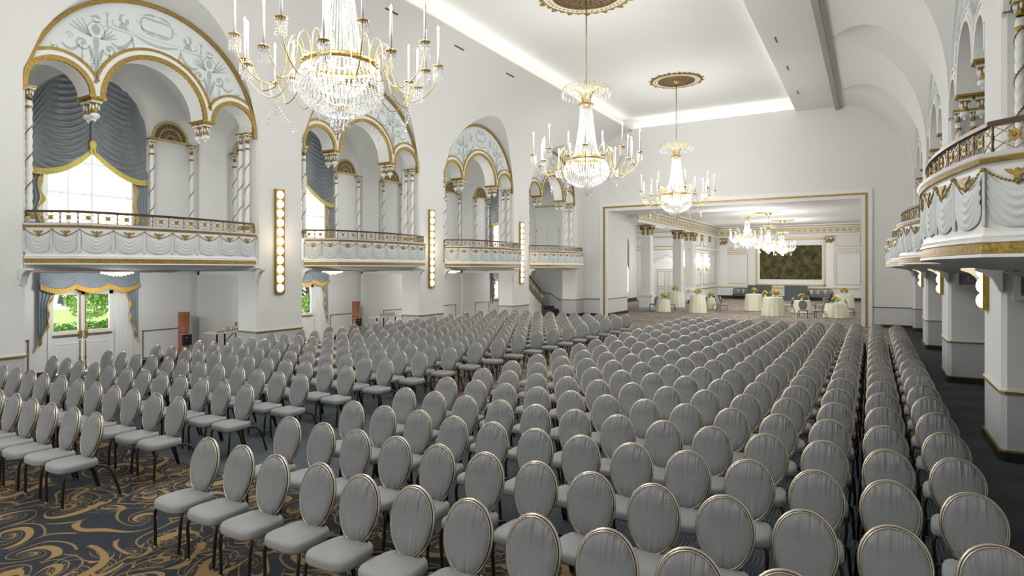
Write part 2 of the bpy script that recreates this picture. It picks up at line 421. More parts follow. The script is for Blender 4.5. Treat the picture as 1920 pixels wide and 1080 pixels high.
# upper wall between/above pillars behind the cove: closes the cove strips down to ZS
# ------------------------------------------------------------------ back walls of the side aisles
DB = 3.2                                             # aisle depth
def arch_top(y, w, zc): return zc+sqrt(max(0, w*w-y*y))
def back_wall():
    """local coords: x=-DB plane, room towards +x; openings per bay"""
    mb = MB()
    lines = []
    y = BAYS[0]-PER-1.5
    xw = -DB
    segs = []                                        # (y0,y1,[(z0,z1 funcs)])
    for k, yc in enumerate(BAYS):
        # door -0.86..+0.66 z0..2.12 ; side light panel; window +-1.08
        pass
    def quad(y0, y1, z0a, z0b, z1a, z1b, x=xw):
        mb.add([(x, y0, z0a), (x, y1, z0b), (x, y1, z1b), (x, y0, z1a)], [(0, 1, 2, 3)])
    ZT = 11.2; cur = -4.0
    for k, yc in enumerate(BAYS):
        a, b_ = yc-1.1, yc+1.1
        quad(cur, a, 0, 0, ZT, ZT)
        d0, d1 = yc-.86, yc+.68
        quad(a, d0, 0, 0, 3.0, 3.0); quad(d0, d1, 2.14, 2.14, 3.0, 3.0); quad(d1, b_, 0, 0, 3.0, 3.0)
        n = 16
        for i in range(n):
            t0, t1 = a+(b_-a)*i/n, a+(b_-a)*(i+1)/n
            quad(t0, t1, arch_top(t0-yc, 1.1, 6.2), arch_top(t1-yc, 1.1, 6.2), ZT, ZT)
        # reveals
        for yy in (a, b_): mb.add([(xw, yy, 3), (xw-.3, yy, 3), (xw-.3, yy, 6.2), (xw, yy, 6.2)], [(0, 1, 2, 3)])
        for yy in (d0, d1): mb.add([(xw, yy, 0), (xw-.3, yy, 0), (xw-.3, yy, 2.14), (xw, yy, 2.14)], [(0, 1, 2, 3)])
        mb.add([(xw, d0, 2.14), (xw, d1, 2.14), (xw-.3, d1, 2.14), (xw-.3, d0, 2.14)], [(0, 1, 2, 3)])
        mb.add([(xw, a, 3), (xw, b_, 3), (xw-.3, b_, 3), (xw-.3, a, 3)], [(0, 1, 2, 3)])
        cur = b_
    quad(cur, YE+.2, 0, 0, ZT, ZT)
    return mb
wl = back_wall(); wl.v = [(XL+x, y, z) for x, y, z in wl.v]; wl.box(XL-DB-.35, XL-DB-.31, -6, 6.9, 0, 11.2)
struct('wall_left', wl, 'wall')
wr = MB(); wr.box(XR+DB, XR+DB+.2, -6, YE, 0, 11.2); struct('wall_right', wr, 'wall')
# solid near stretches of the side walls, out of the picture beside the camera
for nm, xa, xb in (('wall_left_near', XL-.8, XL), ('wall_right_near', XR, XR+.8)):
    m_ = MB(); m_.box(xa, xb, -6, BAYS[0]-PER/2-.7, 0, CEIL); struct(nm, m_, 'wall')

wn = MB(); wn.box(XB0, XR+DB, -6.2, -6, 0, 11.2); struct('wall_near', wn, 'wall')
# gallery slabs, beams and vaulted gallery ceilings
def aisle(side):
    sgn = 1 if side < 0 else -1
    def TX(x): return (XL if side < 0 else XR)+sgn*x
    g = MB()
    y0, y1 = BAYS[0]-PER/2-.8, YE
    xa, xb = sorted((TX(-DB), TX(-.02)))
    g.box(xa, xb, y0, y1, 2.6, 2.92)
    for yc in [BAYS[0]-PER/2]+[y+PER/2 for y in BAYS[:3]]:
        a, b_ = sorted((TX(-DB), TX(-.78)))
        g.box(a, b_, yc-.45, yc+.45, 2.48, 2.62)
    struct('slab_gallery_'+('left' if side < 0 else 'right'), g, 'wall')
    c = MB(); c.smooth = True
    for yc in BAYS:
        wy, wx = 2.9, DB/2-.05; xm = -DB/2-.15
        def fz(u, v):
            x = -DB+(DB-.5)*u; y = (PER/2)*(2*v-1)
            q = max(0, 1-(y/wy)**2); za = 6.3+2.35*sqrt(q)
            q2 = max(0, 1-((x-xm)/(DB/2-.1))**2); zb = 6.3+1.5*sqrt(q2)
            return (TX(x), yc+y, max(za, zb, 6.3))
        c.grid(fz, 24, 48)
    struct('ceiling_gallery_'+('left' if side < 0 else 'right'), c, 'ceil')
aisle(-1); aisle(1)

# ------------------------------------------------------------------ arcade screens (per bay, local frame: +x into room)
RO = 2.6
def arcs_bottom():
    """sampled lower outline of the screen: list of (y,z)"""
    pts = []
    def arc(yc, r, n):
        for i in range(n+1):
            a = pi-pi*i/n; pts.append((yc+r*cos(a), 6.36+r*sin(a)))
    pts.append((-RO, 6.3)); arc(-1.99, .56, 18); arc(0, 1.13, 30); arc(1.99, .56, 18); pts.append((RO, 6.3))
    return pts
def screen_mesh():
    mb = MB(); bt = arcs_bottom(); xf, xb = -.06, -.56
    n = len(bt)
    top = [(y, Z0+sqrt(max(0, (RO+.06)**2-y*y))) for y, z in bt]
    # white face, soffits
    vs = [(xf, y, z) for y, z in bt]+[(xf, y, z) for y, z in top]+[(xb, y, z) for y, z in bt]+[(xb, y, z) for y, z in top]
    fs = []
    for i in range(n-1):
        fs += [(i, i+1, n+i+1, n+i), (2*n+i+1, 2*n+i, 3*n+i, 3*n+i+1), (i+1, i, 2*n+i, 2*n+i+1)]
    mb.mat(0).add(vs, fs)
    return mb
def arc_band(mb, x0, x1, yc, zc, r0, r1, a0=0., a1=pi, n=36, clip=None):
    prev = None
    for i in range(n):
        A = a0+(a1-a0)*i/n; B = a0+(a1-a0)*(i+1)/n
        if clip and not clip(yc+(r0+r1)/2*cos((A+B)/2), zc+(r0+r1)/2*sin((A+B)/2)): continue
        p = [(yc+r*cos(t), zc+r*sin(t)) for t in (A, B) for r in (r0, r1)]
        mb.add([(x, y, z) for x in (x0, x1) for y, z in p], [(4, 5, 7, 6), (0, 2, 3, 1), (0, 4, 6, 2), (1, 3, 7, 5)])
def corinthian(mb, c, s=1.0, mw=0, mg=1):
    """small white and gold capital hanging/standing at c (top at c.z), height .34*s"""
    x, y, z = c
    mb.mat(mg, False).box(x-.12*s, x+.12*s, y-.12*s, y+.12*s, z-.05*s, z)
    mb.mat(mw).box(x-.10*s, x+.10*s, y-.10*s, y+.10*s, z-.085*s, z-.05*s)
    mb.mat(mg, True).lathe([(.055*s, -.26*s), (.06*s, -.2*s), (.075*s, -.12*s), (.105*s, -.085*s)], (x, y, z), 10)
    mb.mat(mw, True)
    for k in range(8):
        a = pi*k/4; mb.ball((x+.075*s*cos(a), y+.075*s*sin(a), z-.15*s-.03*s*(k % 2)), .022*s, .022*s, .055*s, 6, 4)
    mb.mat(mg, True).lathe([(.05*s, -.30*s), (.068*s, -.285*s), (.068*s, -.265*s), (.05*s, -.255*s)], (x, y, z), 10)
def ribbon(mb, pts, wd, x=0.0):
    """flat painted stroke in the y,z plane with thickness 4 mm, width list or const"""
    n = len(pts); L_ = []; R2 = []
    for i, p in enumerate(pts):
        a = pts[max(0, i-1)]; b_ = pts[min(n-1, i+1)]
        t = (b_[0]-a[0], b_[1]-a[1]); l = math.hypot(*t) or 1; nn = (-t[1]/l, t[0]/l)
        w_ = (wd[i] if isinstance(wd, list) else wd)/2
        L_.append((x, p[0]+nn[0]*w_, p[1]+nn[1]*w_)); R2.append((x, p[0]-nn[0]*w_, p[1]-nn[1]*w_))
    mb.add(L_+R2, [(i, i+1, n+i+1, n+i) for i in range(n-1)])
def taper(n, w0, w1=.004): return [w0*sin(pi*min(1, (i+.6)/n*1.0))**.7+w1 for i in range(n)]
def spiral(cy, cz, r, turns, sgn=1, a0=0., n=26, k=.9):
    return [(cy+sgn*r*(1-k*i/(n-1))*cos(a0+2*pi*turns*i/(n-1)), cz+r*(1-k*i/(n-1))*sin(a0+2*pi*turns*i/(n-1))) for i in range(n)]
def ornament():
    mb = MB(); X = -.055
    def blob(pts): mb.add([(X, y, z) for y, z in pts], [tuple(range(len(pts)))])
    def disc(cy, cz, ry, rz, n=16): blob([(cy+ry*cos(2*pi*i/n), cz+rz*sin(2*pi*i/n)) for i in range(n)])
    for s in (-1, 1):
        C = 1.30
        P = lambda pts: [(s*(C+y), z) for y, z in pts]
        # tall stem with a roundel, mask and bird
        ribbon(mb, P([(0, 6.72+i*.115) for i in range(9)]), [.02, .05, .08, .10, .085, .07, .10, .13, .09], X)
        disc(s*C, 7.80, .085, .115)
        ribbon(mb, P([(.17*cos(a), 7.78+.18*sin(a)) for a in [-.35+(pi+.7)*i/16 for i in range(17)]]), .022, X)
        ribbon(mb, P([(-.09, 8.0), (.0, 7.96), (.09, 8.0)]), .04, X)
        blob(P([(-.10, 8.08), (-.02, 8.12), (.05, 8.09), (.13, 8.06), (.10, 8.03), (.02, 8.05), (-.05, 8.04)])[::1])
        # leaf sprays up and out
        for q, ln in ((-1, .36), (1, .44)):
            for j in range(4):
                an = .25+.28*j
                ribbon(mb, P([(q*(.08+ln*t*cos(an)), 7.62+ln*t*sin(an)*.8+.05*t*t) for t in [i/7 for i in range(8)]]), taper(8, .035+.01*(j == 1)), X)
            # large C scrolls with hanging tassels
            ribbon(mb, P([(q*(.04+.10*i/6), 7.05+.36*i/6+.06*sin(pi*i/6)) for i in range(7)]), taper(7, .07), X)
            ribbon(mb, spiral(s*C+s*q*.27, 7.44, .15, 1.35, s*q, pi, 28), taper(28, .05), X)
            disc(s*(C+q*.27), 7.44, .035, .035, 10)
            ribbon(mb, P([(q*.27, 7.38-.045*i) for i in range(8)]), [.02, .03, .03, .015, .03, .045, .03, .005], X)
            ribbon(mb, spiral(s*C+s*q*.14, 6.96, .085, 1.3, s*q, pi/2, 20), taper(20, .022), X)
            ribbon(mb, spiral(s*C+s*q*.50, 7.52, .075, 1.4, s*q, 0, 20), .016, X)
            for j in range(7): disc(s*(C+q*(.10+.015*sin(j*2.5))), 6.92+.062*j, .022, .016, 6)
        # garland towards the crown, and outward
        for y0, y1, z0, z1, sg, wd in ((-.30, -.76, 7.62, 7.86, .17, .085), (-.72, -.80, 7.9, 7.62, 0, .05), (.30, .66, 7.40, 7.34, .13, .06)):
            n = 15; ribbon(mb, [(s*(C+y0+(y1-y0)*i/(n-1)), z0+(z1-z0)*i/(n-1)-sg*sin(pi*i/(n-1))) for i in range(n)], taper(n, wd), X)
        # winged sphinx facing the plaque
        base = 7.98; S = lambda pts: [(s*(.86-y), base+z) for y, z in pts]
        blob(S([(0, 0), (.22, 0), (.24, .03), (.20, .06), (.18, .14), (.12, .16), (.04, .10)]))
        blob(S([(.17, .12), (.23, .16), (.24, .24), (.19, .27), (.15, .22), (.15, .15)]))
        ribbon(mb, S([(.10, .12), (.05, .20), (.06, .30), (.13, .34)]), [.05, .075, .06, .02], X)
        ribbon(mb, S([(-.02, .02), (-.10, .05), (-.12, .13), (-.07, .16)]), [.03, .025, .02, .02], X)
        ribbon(mb, S([(-.3, -.05), (.36, -.05)]), .018, X)
        # torch and small scroll behind the sphinx
        ribbon(mb, S([(-.22, -.04), (-.22, .06), (-.22, .14), (-.22, .20)]), [.02, .05, .015, .05], X)
        for j in (-1, 0, 1): ribbon(mb, S([(-.22+.01*j, .2), (-.22+.05*j, .29)]), [.02, .008], X)
        ribbon(mb, spiral(s*1.02, 7.94, .05, 1.2, -s, 0, 14), .012, X)
        # swan in the outer corner
        W = lambda pts: [(s*(2.02+y), 6.98+z) for y, z in pts]
        blob(W([(-.06, .02), (.02, .09), (.14, .10), (.22, .05), (.30, .04), (.24, 0), (.12, -.03), (.0, -.02)]))
        ribbon(mb, W([(.02, .08), (-.03, .18), (.03, .26), (.10, .22), (.08, .15)]), [.06, .05, .04, .03, .02], X)
        ribbon(mb, W([(.10, .09), (.08, .20), (.14, .28)]), [.06, .05, .01], X)
    n = 21
    ribbon(mb, [(-.50+1.0*i/(n-1), 7.94-.10*sin(pi*i/(n-1))) for i in range(n)], taper(n, .055, .012), X)
    ribbon(mb, [(-.56+1.12*i/(n-1), 8.00-.03*sin(pi*i/(n-1))) for i in range(n)], [.012]*n, X)
    o = [(-.30, 8.12), (-.36, 8.18), (-.36, 8.36), (-.30, 8.42), (.30, 8.42), (.36, 8.36), (.36, 8.18), (.30, 8.12), (-.30, 8.12), (-.36, 8.18)]
    ribbon(mb, o, .045, X)
    for s in (-1, 1):
        ribbon(mb, [(s*(.02+.3*i/7), 8.53-.07*i/7+.02*sin(pi*i/7)) for i in range(8)], taper(8, .045), X)
        ribbon(mb, [(s*(.02+.25*i/7), 8.06+.02*i/7) for i in range(8)], taper(8, .035), X)
        ribbon(mb, spiral(s*.42, 8.27, .045, 1.1, s, 0, 14), .014, X)
        ribbon(mb, spiral(s*.12, 8.48, .035, 1.1, s, 0, 12), .01, X)
    return mb
def colonnette(z0, z1, r=.056, name_parts=True):
    H = z1-z0; sh = MB(); sh.smooth = True
    zt = z1-.30; zb = z0+.22
    def tw(u, v):
        z = zb+(zt-zb)*v; th = 2*pi*u; ph = th-2*pi*(z-zb)/.55
        rr = r*(1+.13*cos(3*ph)); return (rr*cos(th), rr*sin(th), z)
    sh.grid(tw, 18, 46, True)
    gr = MB(); gr.smooth = True
    L_ = []; nn = int((zt-zb)/.55*14)
    for i in range(nn):
        z = zb+.1+(zt-zb-.2)*i/nn; th = 2*pi*(z-zb)/.55
        if i % 14 in (0, 7): pass
        c = (1.06*r*cos(th), 1.06*r*sin(th), z)
        gr.octa(c, .018, .022)
        gr.octa((1.1*r*cos(th+.25), 1.1*r*sin(th+.25), z+.012), .014, .02)
    ba = MB(); ba.mat(0, True).lathe([(.10, 0), (.10, .05), (.08, .06), (.085, .09), (.065, .11)], (0, 0, z0), 14)
    ba.mat(1, True).lathe([(.065, .10), (.08, .13), (.08, .19), (.06, .22)], (0, 0, z0), 14)
    ca = MB(); corinthian(ca, (0, 0, z1), .85)
    ca.mat(1, True).lathe([(.06, zt-.16), (.066, zt-.14), (.066, zt-.12), (.06, zt-.10)], (0, 0, 0), 12)
    return sh, gr, ba, ca
BAYW = ['nearest', 'second', 'third', 'farthest']
sm_ = {k: v for k, v in zip(('shaft', 'garland', 'base', 'capital'), colonnette(3.60, 6.31))}
CM = {k: v.mesh(k, ['trimw', 'gold'] if k in ('base', 'capital') else (['trimw'] if k == 'shaft' else ['gold'])) for k, v in sm_.items()}
def put_colonnette(x, y, label, grp, z=0.):
    t = thing('twisted_colonnette', label, 'column', (x, y, z), 0, grp)
    for k in ('base', 'shaft', 'capital', 'garland'):
        o = obj(k, CM[k], None, t)
    return t
scr_me = screen_mesh().mesh('arcade_screen', ['trimw'])
# painted field and ornament
fld = MB()
bt = [(y, z) for y, z in arcs_bottom()]
fv = []
for i in range(61):
    y = -2.5+5.0*i/60
    zt_ = Z0+sqrt(max(0, 2.50**2-y*y+.25)); zb_ = 6.36
    for yc, r in ((0, 1.46), (-1.99, .84), (1.99, .84)):
        if abs(y-yc) < r: zb_ = max(zb_, 6.36+sqrt(r*r-(y-yc)**2))
    fv.append((y, min(zb_, zt_), zt_))
fld.add([(-.058, y, a) for y, a, b_ in fv]+[(-.058, y, b_) for y, a, b_ in fv], [(i, i+1, 62+i, 61+i) for i in range(60)])
fld_me = fld.mesh('painted_field', ['panelw'])
orn_me = ornament().mesh('painted_ornament', ['paint'])
gd = MB(); inside = lambda y, z: (y*y+(z-Z0)**2) < 2.56**2
out_small = lambda y, z: all((y-c)**2+(z-6.36)**2 >= (r-.03)**2 for c, r in ((0, 1.33), (-1.99, .73), (1.99, .73)))
GM = []
for c, r, ro in ((0, 1.13, 1.33), (-1.99, .56, .76), (1.99, .56, .76)):
    g_ = MB(); arc_band(g_, -.005, -.08, c, 6.36, r, r+.10); GM.append(('arch_moulding', g_, 'gold'))
    g_ = MB(); arc_band(g_, -.035, -.07, c, 6.36, r+.10, ro+.02); GM.append(('white_moulding', g_, 'trimw'))
    g_ = MB(); arc_band(g_, -.015, -.08, c, 6.36, ro, ro+.06, n=60, clip=lambda y, z: inside(y, z) and out_small(y, z)); GM.append(('hood_moulding', g_, 'gold'))
g_big = MB(); arc_band(g_big, .0, -.08, 0, Z0, 2.56, 2.64, .02, pi-.02, 60)
GM.append(('outer_arch_moulding', g_big, 'gold'))
GMR = [(n, m_.mesh(n, ['trimw'])) for n, m_, mt in GM]
GM = [(n, m_.mesh(n, [mt]), mt) for n, m_, mt in GM]
pend = MB()
for s in (-1, 1):
    for xx in (-.17, -.45):
        pend.mat(0)
        corinthian(pend, (xx, s*1.275, 6.34), 1.05)
        pend.mat(0, True).ball((xx, s*1.275, 6.34-.36), .10, .10, .07, 10, 6); pend.ball((xx, s*1.275, 6.34-.45), .035, .035, .04, 8, 5)
    pend.mat(1, False).box(-.60, -.02, s*1.275-.16, s*1.275+.16, 6.33, 6.39)
def one_pend(s):
    p = MB()
    for xx in (-.17, -.45):
        corinthian(p, (xx, s*1.275, 6.33), 1.05)
        p.mat(0, True).ball((xx, s*1.275, 6.33-.36), .10, .10, .07, 10, 6); p.ball((xx, s*1.275, 6.33-.45), .035, .035, .04, 8, 5)
    p.mat(1, False).box(-.60, -.0, s*1.275-.17, s*1.275+.17, 6.32, 6.37)
    return p.mesh('pendant_capital', ['trimw', 'gold'])
PEND = [one_pend(-1), one_pend(1)]
for side in (-1, 1):
    for k, yc in enumerate(BAYS):
        xw = XL if side < 0 else XR; rz = 0 if side < 0 else pi; where = 'window' if side < 0 else 'pillared right'
        t = thing('arcade_screen', f'white and gilt triple arch screen above the {BAYW[k]} balcony on the {"window side" if side<0 else "side opposite the windows"}', 'arch screen', (xw, yc, 0), rz, 'arcade screens over the balconies')
        obj('arch_wall', scr_me, None, t); obj('painted_field', fld_me, None, t); obj('painted_ornament', orn_me, None, t)
        for q_, (n_, me, mt) in enumerate(GM): obj(n_, me if side < 0 else GMR[q_][1], None, t)
        for me in PEND: obj('pendant_capital', me, None, t)
        s = 1 if side < 0 else -1
        sd = 'window-side' if side < 0 else 'right-side'
        for e, en in ((1, 'far'), (-1, 'near')):
            for xx, wn in ((-.17, 'front'), (-.45, 'rear')):
                if side > 0 and k > 0 and e < 0: continue
                put_colonnette(xw+s*xx, yc+e*2.47, f'{wn} one of twin twisted gilt-wreathed columns at {en} end of {BAYW[k]} {sd} balcony', 'twisted columns of the arcades')

# ------------------------------------------------------------------ balconies
ZB, ZT_, ZR = 2.745, 3.56, 3.80
def bal_path(off=0.):
    """front outline: list of (x,y), start near end; returns segments [side, main, side]"""
    c = [(-.02, -2.62), (.78, -2.0)]
    main = []
    for i in range(25):
        u = -2.0+4.0*i/24; main.append((.78+.27*(1-(u/2.0)**2), u))
    return main
def full_path():
    return [(-.0, -2.60)]+bal_path()+[(.0, 2.60)]
def P3(pts, z=0): return [(x, y, z) for x, y in pts]
def along(pts, n):
    """n+1 points equally spaced on a polyline"""
    d = [0]
    for a, b_ in zip(pts, pts[1:]): d.append(d[-1]+math.hypot(b_[0]-a[0], b_[1]-a[1]))
    out = []
    for i in range(n+1):
        s_ = d[-1]*i/n; j = 0
        while j < len(d)-2 and d[j+1] < s_: j += 1
        t = (s_-d[j])/max(1e-9, d[j+1]-d[j]); a, b_ = pts[j], pts[j+1]
        out.append((a[0]+(b_[0]-a[0])*t, a[1]+(b_[1]-a[1])*t))
    return out
def make_balcony():
    fp = full_path(); rt = thing('balcony', 'x', 'balcony', group='balconies')
    # plan runs with +y; outward normal from sweep = (t.y,-t.x) -> +x side for +y travel: good
    pw = MB(); pw.mat(0).sweep(P3(fp), [(0, 2.90), (0, 3.47), (-.09, 3.47), (-.09, 2.90)])
    pw.sweep(P3(fp), [(.05, 3.53), (.06, 3.56), (-.10, 3.56), (-.10, 3.46), (.0, 3.46), (.01, 3.48)])
    pw.sweep(P3(fp), [(0, 2.88), (.02, 2.91), (.01, 2.935), (-.05, 2.935), (-.05, 2.83), (.02, 2.86)])
    pw.sweep(P3(fp), [(.03, ZB), (.03, ZB+.025), (.005, ZB+.03), (.005, 2.86), (.03, 2.865), (.03, 2.89), (-.1, 2.89), (-.1, ZB)])
    obj('parapet', pw, 'trimw', rt)
    gb = MB(); gb.sweep(P3(fp), [(.02, ZB+.03), (.02, 2.858), (-.01, 2.858), (-.01, ZB+.03)]); obj('gilt_band', gb, 'gold', rt)
    gb = MB(); gb.sweep(P3(fp), [(.035, 3.485), (.045, 3.53), (-.01, 3.53), (-.01, 3.485)]); obj('gilt_band', gb, 'gold', rt)
    # soffit: shallow dish down to a boss, and floor
    so = MB(); fpp = [(-.3, -2.60)]+fp+[(-.3, 2.60)]
    n = len(fpp)
    cx, cy = -.25, 0
    lv = [(1, ZB), (.86, ZB-.03), (.55, ZB-.10), (.2, ZB-.13)]
    vs = [(cx+(x-cx)*f, cy+(y-cy)*f, z) for f, z in lv for x, y in fpp]+[(cx, cy, ZB-.13)]
    fs = [(j*n+i, j*n+i+1, (j+1)*n+i+1, (j+1)*n+i) for j in range(3) for i in range(n-1)]+[(3*n+i, 3*n+i+1, 4*n) for i in range(n-1)]
    so.smooth = True; so.add(vs, fs); so.smooth = False
    so.add([(x, y, 2.92) for x, y in fpp], [tuple(range(n))])
    obj('soffit', so, 'wall', rt)
    bo = MB(); bo.smooth = True
    def shell(u, v):
        a = pi*(u-.5)*.98; r = .05+.5*v; z = ZB-.11-.06*sin(pi*min(1, v*1.05))+.012*cos(18*a)*v
        return (-.05+r*cos(a)*.75, r*sin(a), z)
    bo.grid(shell, 36, 8); obj('shell_boss', bo, ['tealish'], rt)
    # brackets at both ends
    for s in (-1, 1):
        b_ = MB(); pr = [(0, 2.62), (0, 2.36), (.03, 2.34), (.06, 2.42), (.11, 2.52), (.19, 2.59), (.30, 2.63), (.30, 2.67), (0, 2.68)]
        b_.poly([(x, s*2.64-.06, z) for x, z in pr], (0, .12, 0)); obj('bracket', b_, 'trimw', rt)
    # swags
    segs = [([(0, -2.60), (.78, -2.0)], 2), (bal_path(), 7), ([(.78, 2.0), (0, 2.60)], 2)]
    for pts, cnt in segs:
        for q in range(cnt):
            whole = along(pts, cnt*12); pc = whole[q*12:q*12+13]
            nrm = []
            for i in range(13):
                a = pc[max(0, i-1)]; b_ = pc[min(12, i+1)]; l = math.hypot(b_[0]-a[0], b_[1]-a[1]); nrm.append(((b_[1]-a[1])/l, -(b_[0]-a[0])/l))
            def at(u, o, z):
                u = min(.9999, max(0, u))*12; i = int(u); t = u-i; a, b_ = pc[i], pc[i+1]
                return (a[0]+(b_[0]-a[0])*t+nrm[i][0]*o, a[1]+(b_[1]-a[1])*t+nrm[i][1]*o, z)
            sw = MB(); sw.smooth = True
            def cl_(u, v):
                uu = .06+.88*u; k4 = 4*u*(1-u)
                zt = 3.42-.15*k4**.8; zb = 2.975+.13*(1-k4**.45)
                z = zt+(zb-zt)*v
                ph = v*9+1.6*abs(2*u-1)**1.5*3
                o = .008+.016*sin(pi*min(1, max(0, v*1.02)))**.5*(.55+.45*sin(ph*2*pi/2.2+k4*2.0))+.010*k4
                return at(uu, o, z)
            sw.grid(cl_, 16, 26); obj('swag', sw, 'swag', rt)
            # tail between swags
            tl = MB(); tl.smooth = True
            def tb(u, v):
                z = 3.42-.43*v; wv = .028+.012*sin(v*pi)+(.01 if v > .8 else 0)
                return at(0.0+.001, 0, 0) if False else tuple(a+b2 for a, b2 in zip(at(.001, .006+.024*cos(pi*(u-.5)), z), (0, (u-.5)*2*wv, 0)))
            tl.grid(tb, 6, 8); obj('tail', tl, 'swag', rt)
            # eagle and garland
            eg = MB()
            E = [(0, .035), (.015, .03), (.02, .01), (.05, .03), (.10, .035), (.085, .01), (.05, -.01), (.02, -.025), (.03, -.06), (0, -.045)]
            E = E+[(-x, y) for x, y in reversed(E[1:-1])]
            base = [at(.5+ex/.56, .022, 3.385+ez) for ex, ez in E]
            nn = nrm[6]; eg.poly(base, (nn[0]*.014, nn[1]*.014, 0))
            eg.tube([at(.04+.46*i/8, .02, 3.43-.115*i/8-.02*sin(pi*i/8)) for i in range(9)], .006, 4)
            eg.tube([at(.96-.46*i/8, .02, 3.43-.115*i/8-.02*sin(pi*i/8)) for i in range(9)], .006, 4)
            for i in range(1, 8):
                for uu in (.04+.46*i/8, .96-.46*i/8): eg.octa(at(uu, .022, 3.43-.115*i/8-.02*sin(pi*i/8)), .013)
            eg.octa(at(.5, .025, 3.315), .018, .03); eg.ball(at(0.002, .02, 3.435), .022, su=8, sv=5)
            obj('eagle_ornament', eg, 'gold', rt)
    # railing
    hr = MB(); hr.sweep(P3(fp), [(-.02, ZR-.02), (-.02, ZR+.012), (-.035, ZR+.022), (-.065, ZR+.022), (-.08, ZR+.012), (-.08, ZR-.02)]); obj('handrail', hr, 'bronze', rt)
    segs = [([(0, -2.60), (.78, -2.0)], 3), (bal_path(), 12), ([(.78, 2.0), (0, 2.60)], 3)]
    lt = MB()
    for pts, cnt in segs:
        whole = along(pts, cnt)
        for i, p in enumerate(whole):
            x, y = p[0]-.05, p[1]
            lt.mat(0, True).lathe([(.008, ZT_), (.014, ZT_+.03), (.008, ZT_+.07), (.014, ZT_+.12), (.008, ZT_+.17), (.012, ZR-.03), (.008, ZR-.02)], (x, y, 0), 6)
        for a, b_ in zip(whole, whole[1:]):
            a = (a[0]-.05, a[1]); b_ = (b_[0]-.05, b_[1]); m_ = ((a[0]+b_[0])/2, (a[1]+b_[1])/2)
            zm, h = (ZT_+ZR)/2, (ZR-ZT_)/2-.02
            L4 = [(a[0], a[1], zm), (m_[0], m_[1], zm+h), (b_[0], b_[1], zm), (m_[0], m_[1], zm-h)]
            lt.mat(0, False).tube(L4, .005, 4, closed=True)
            lt.tube([(a[0], a[1], zm-h), (a[0]*.7+b_[0]*.3, a[1]*.7+b_[1]*.3, zm-.35*h)], .004, 4)
            lt.tube([(b_[0], b_[1], zm-h), (a[0]*.3+b_[0]*.7, a[1]*.3+b_[1]*.7, zm-.35*h)], .004, 4)
            lt.tube([(a[0], a[1], zm+h), (a[0]*.7+b_[0]*.3, a[1]*.7+b_[1]*.3, zm+.35*h)], .004, 4)
            lt.tube([(b_[0], b_[1], zm+h), (a[0]*.3+b_[0]*.7, a[1]*.3+b_[1]*.7, zm+.35*h)], .004, 4)
            rs = MB(); l = math.hypot(b_[0]-a[0], b_[1]-a[1]); tx, ty = (b_[0]-a[0])/l, (b_[1]-a[1])/l
            st = []
            for q in range(16):
                r = .072 if q % 4 == 2 else (.05 if q % 2 == 0 else .038); an = 2*pi*q/16
                st.append((m_[0]+tx*r*cos(an)-ty*-.006, m_[1]+ty*r*cos(an)+tx*-.006, zm+r*sin(an)))
            rs.poly(st, (ty*.012, -tx*.012, 0)); rs.ball((m_[0]+ty*.01, m_[1]-tx*.01, zm), .02, su=8, sv=5)
            obj('rosette', rs, 'gold', rt)
    lt.mat(0, False).tube([(x-.05, y, ZT_+.012) for x, y in fp], .006, 4); lt.tube([(x-.05, y, ZR-.022) for x, y in fp], .006, 4)
    obj('lattice', lt, pm('antique_brass', (.30, .20, .10), .4, metal=.7, noise=.3, nscale=30), rt)
    return rt
bal = make_balcony()
blab = {-1: ['bow-fronted balcony in front of the big curtained window, nearest on the window side',
             'second bow-fronted balcony on the window side, between the second and third lit pillars',
             'third bow-fronted balcony on the window side, one short of the stairs',
             'bow-fronted balcony above the staircase beside the end wall'],
        1: ['large bow-fronted balcony cut by the right edge of the picture',
            'second balcony on the right, just beyond the large cut-off one',
            'third balcony on the right, a sliver beyond the second',
            'smallest farthest balcony on the right, beside the end wall']}
for side in (-1, 1):
    for k, yc in enumerate(BAYS):
        loc = (XL if side < 0 else XR, yc, 0); rz = 0 if side < 0 else pi
        if side < 0 and k == 0: bal.location = loc; bal['label'] = blab[-1][0]
        else: dup(bal, loc, rz, blab[side][k])

# wall sconces on right pillars' faces and light strips on the left pillars
def light_strip(xw, y, sgn, label, z0=2.0, z1=4.86, nb=11):
    t = thing('wall_light_strip', label, 'wall light', (xw, y, 0), 0, 'vertical bulb strips on the pillars')
    h = MB(); a, b_ = sorted((0, sgn*.05)); h.mat(0).box(a, b_, -.135, .135, z0, z1)
    for s in (-1, 1): h.mat(0).box(min(a, sgn*.08) if sgn < 0 else 0, b_ if sgn < 0 else .08, s*.135-.012, s*.135+.012, z0, z1)
    h.box(min(0, sgn*.08), max(0, sgn*.08), -.14, .14, z0-.03, z0); h.box(min(0, sgn*.08), max(0, sgn*.08), -.14, .14, z1, z1+.03)
    obj('housing', h, 'gold', t)
    for i in range(nb):
        b2 = MB(); b2.smooth = True; b2.ball((sgn*.07, 0, z0+(z1-z0)*(i+.5)/nb), .08, .105, .115, 12, 8)
        obj('bulb', b2, 'bulbw', t)
    return t
NM = ['first', 'second', 'third']
for i in range(3):
    light_strip(XL, BAYS[i]+PER/2-.08, 1, f'tall gilt strip of round bulbs on the {NM[i]} lit pillar from the left')
    point('strip_glow', (XL+.35, BAYS[i]+PER/2-.08, 3.4), 12, .5, (1, .85, .6))
for i in range(3):
    light_strip(XR, BAYS[i]+PER/2+.42, -1, ['gilt light strip seen edge-on on the nearest right pillar', 'gilt light strip seen edge-on on the middle right pillar', 'gilt light strip seen edge-on on the farthest right pillar'][i], 2.05, 3.2, 5)
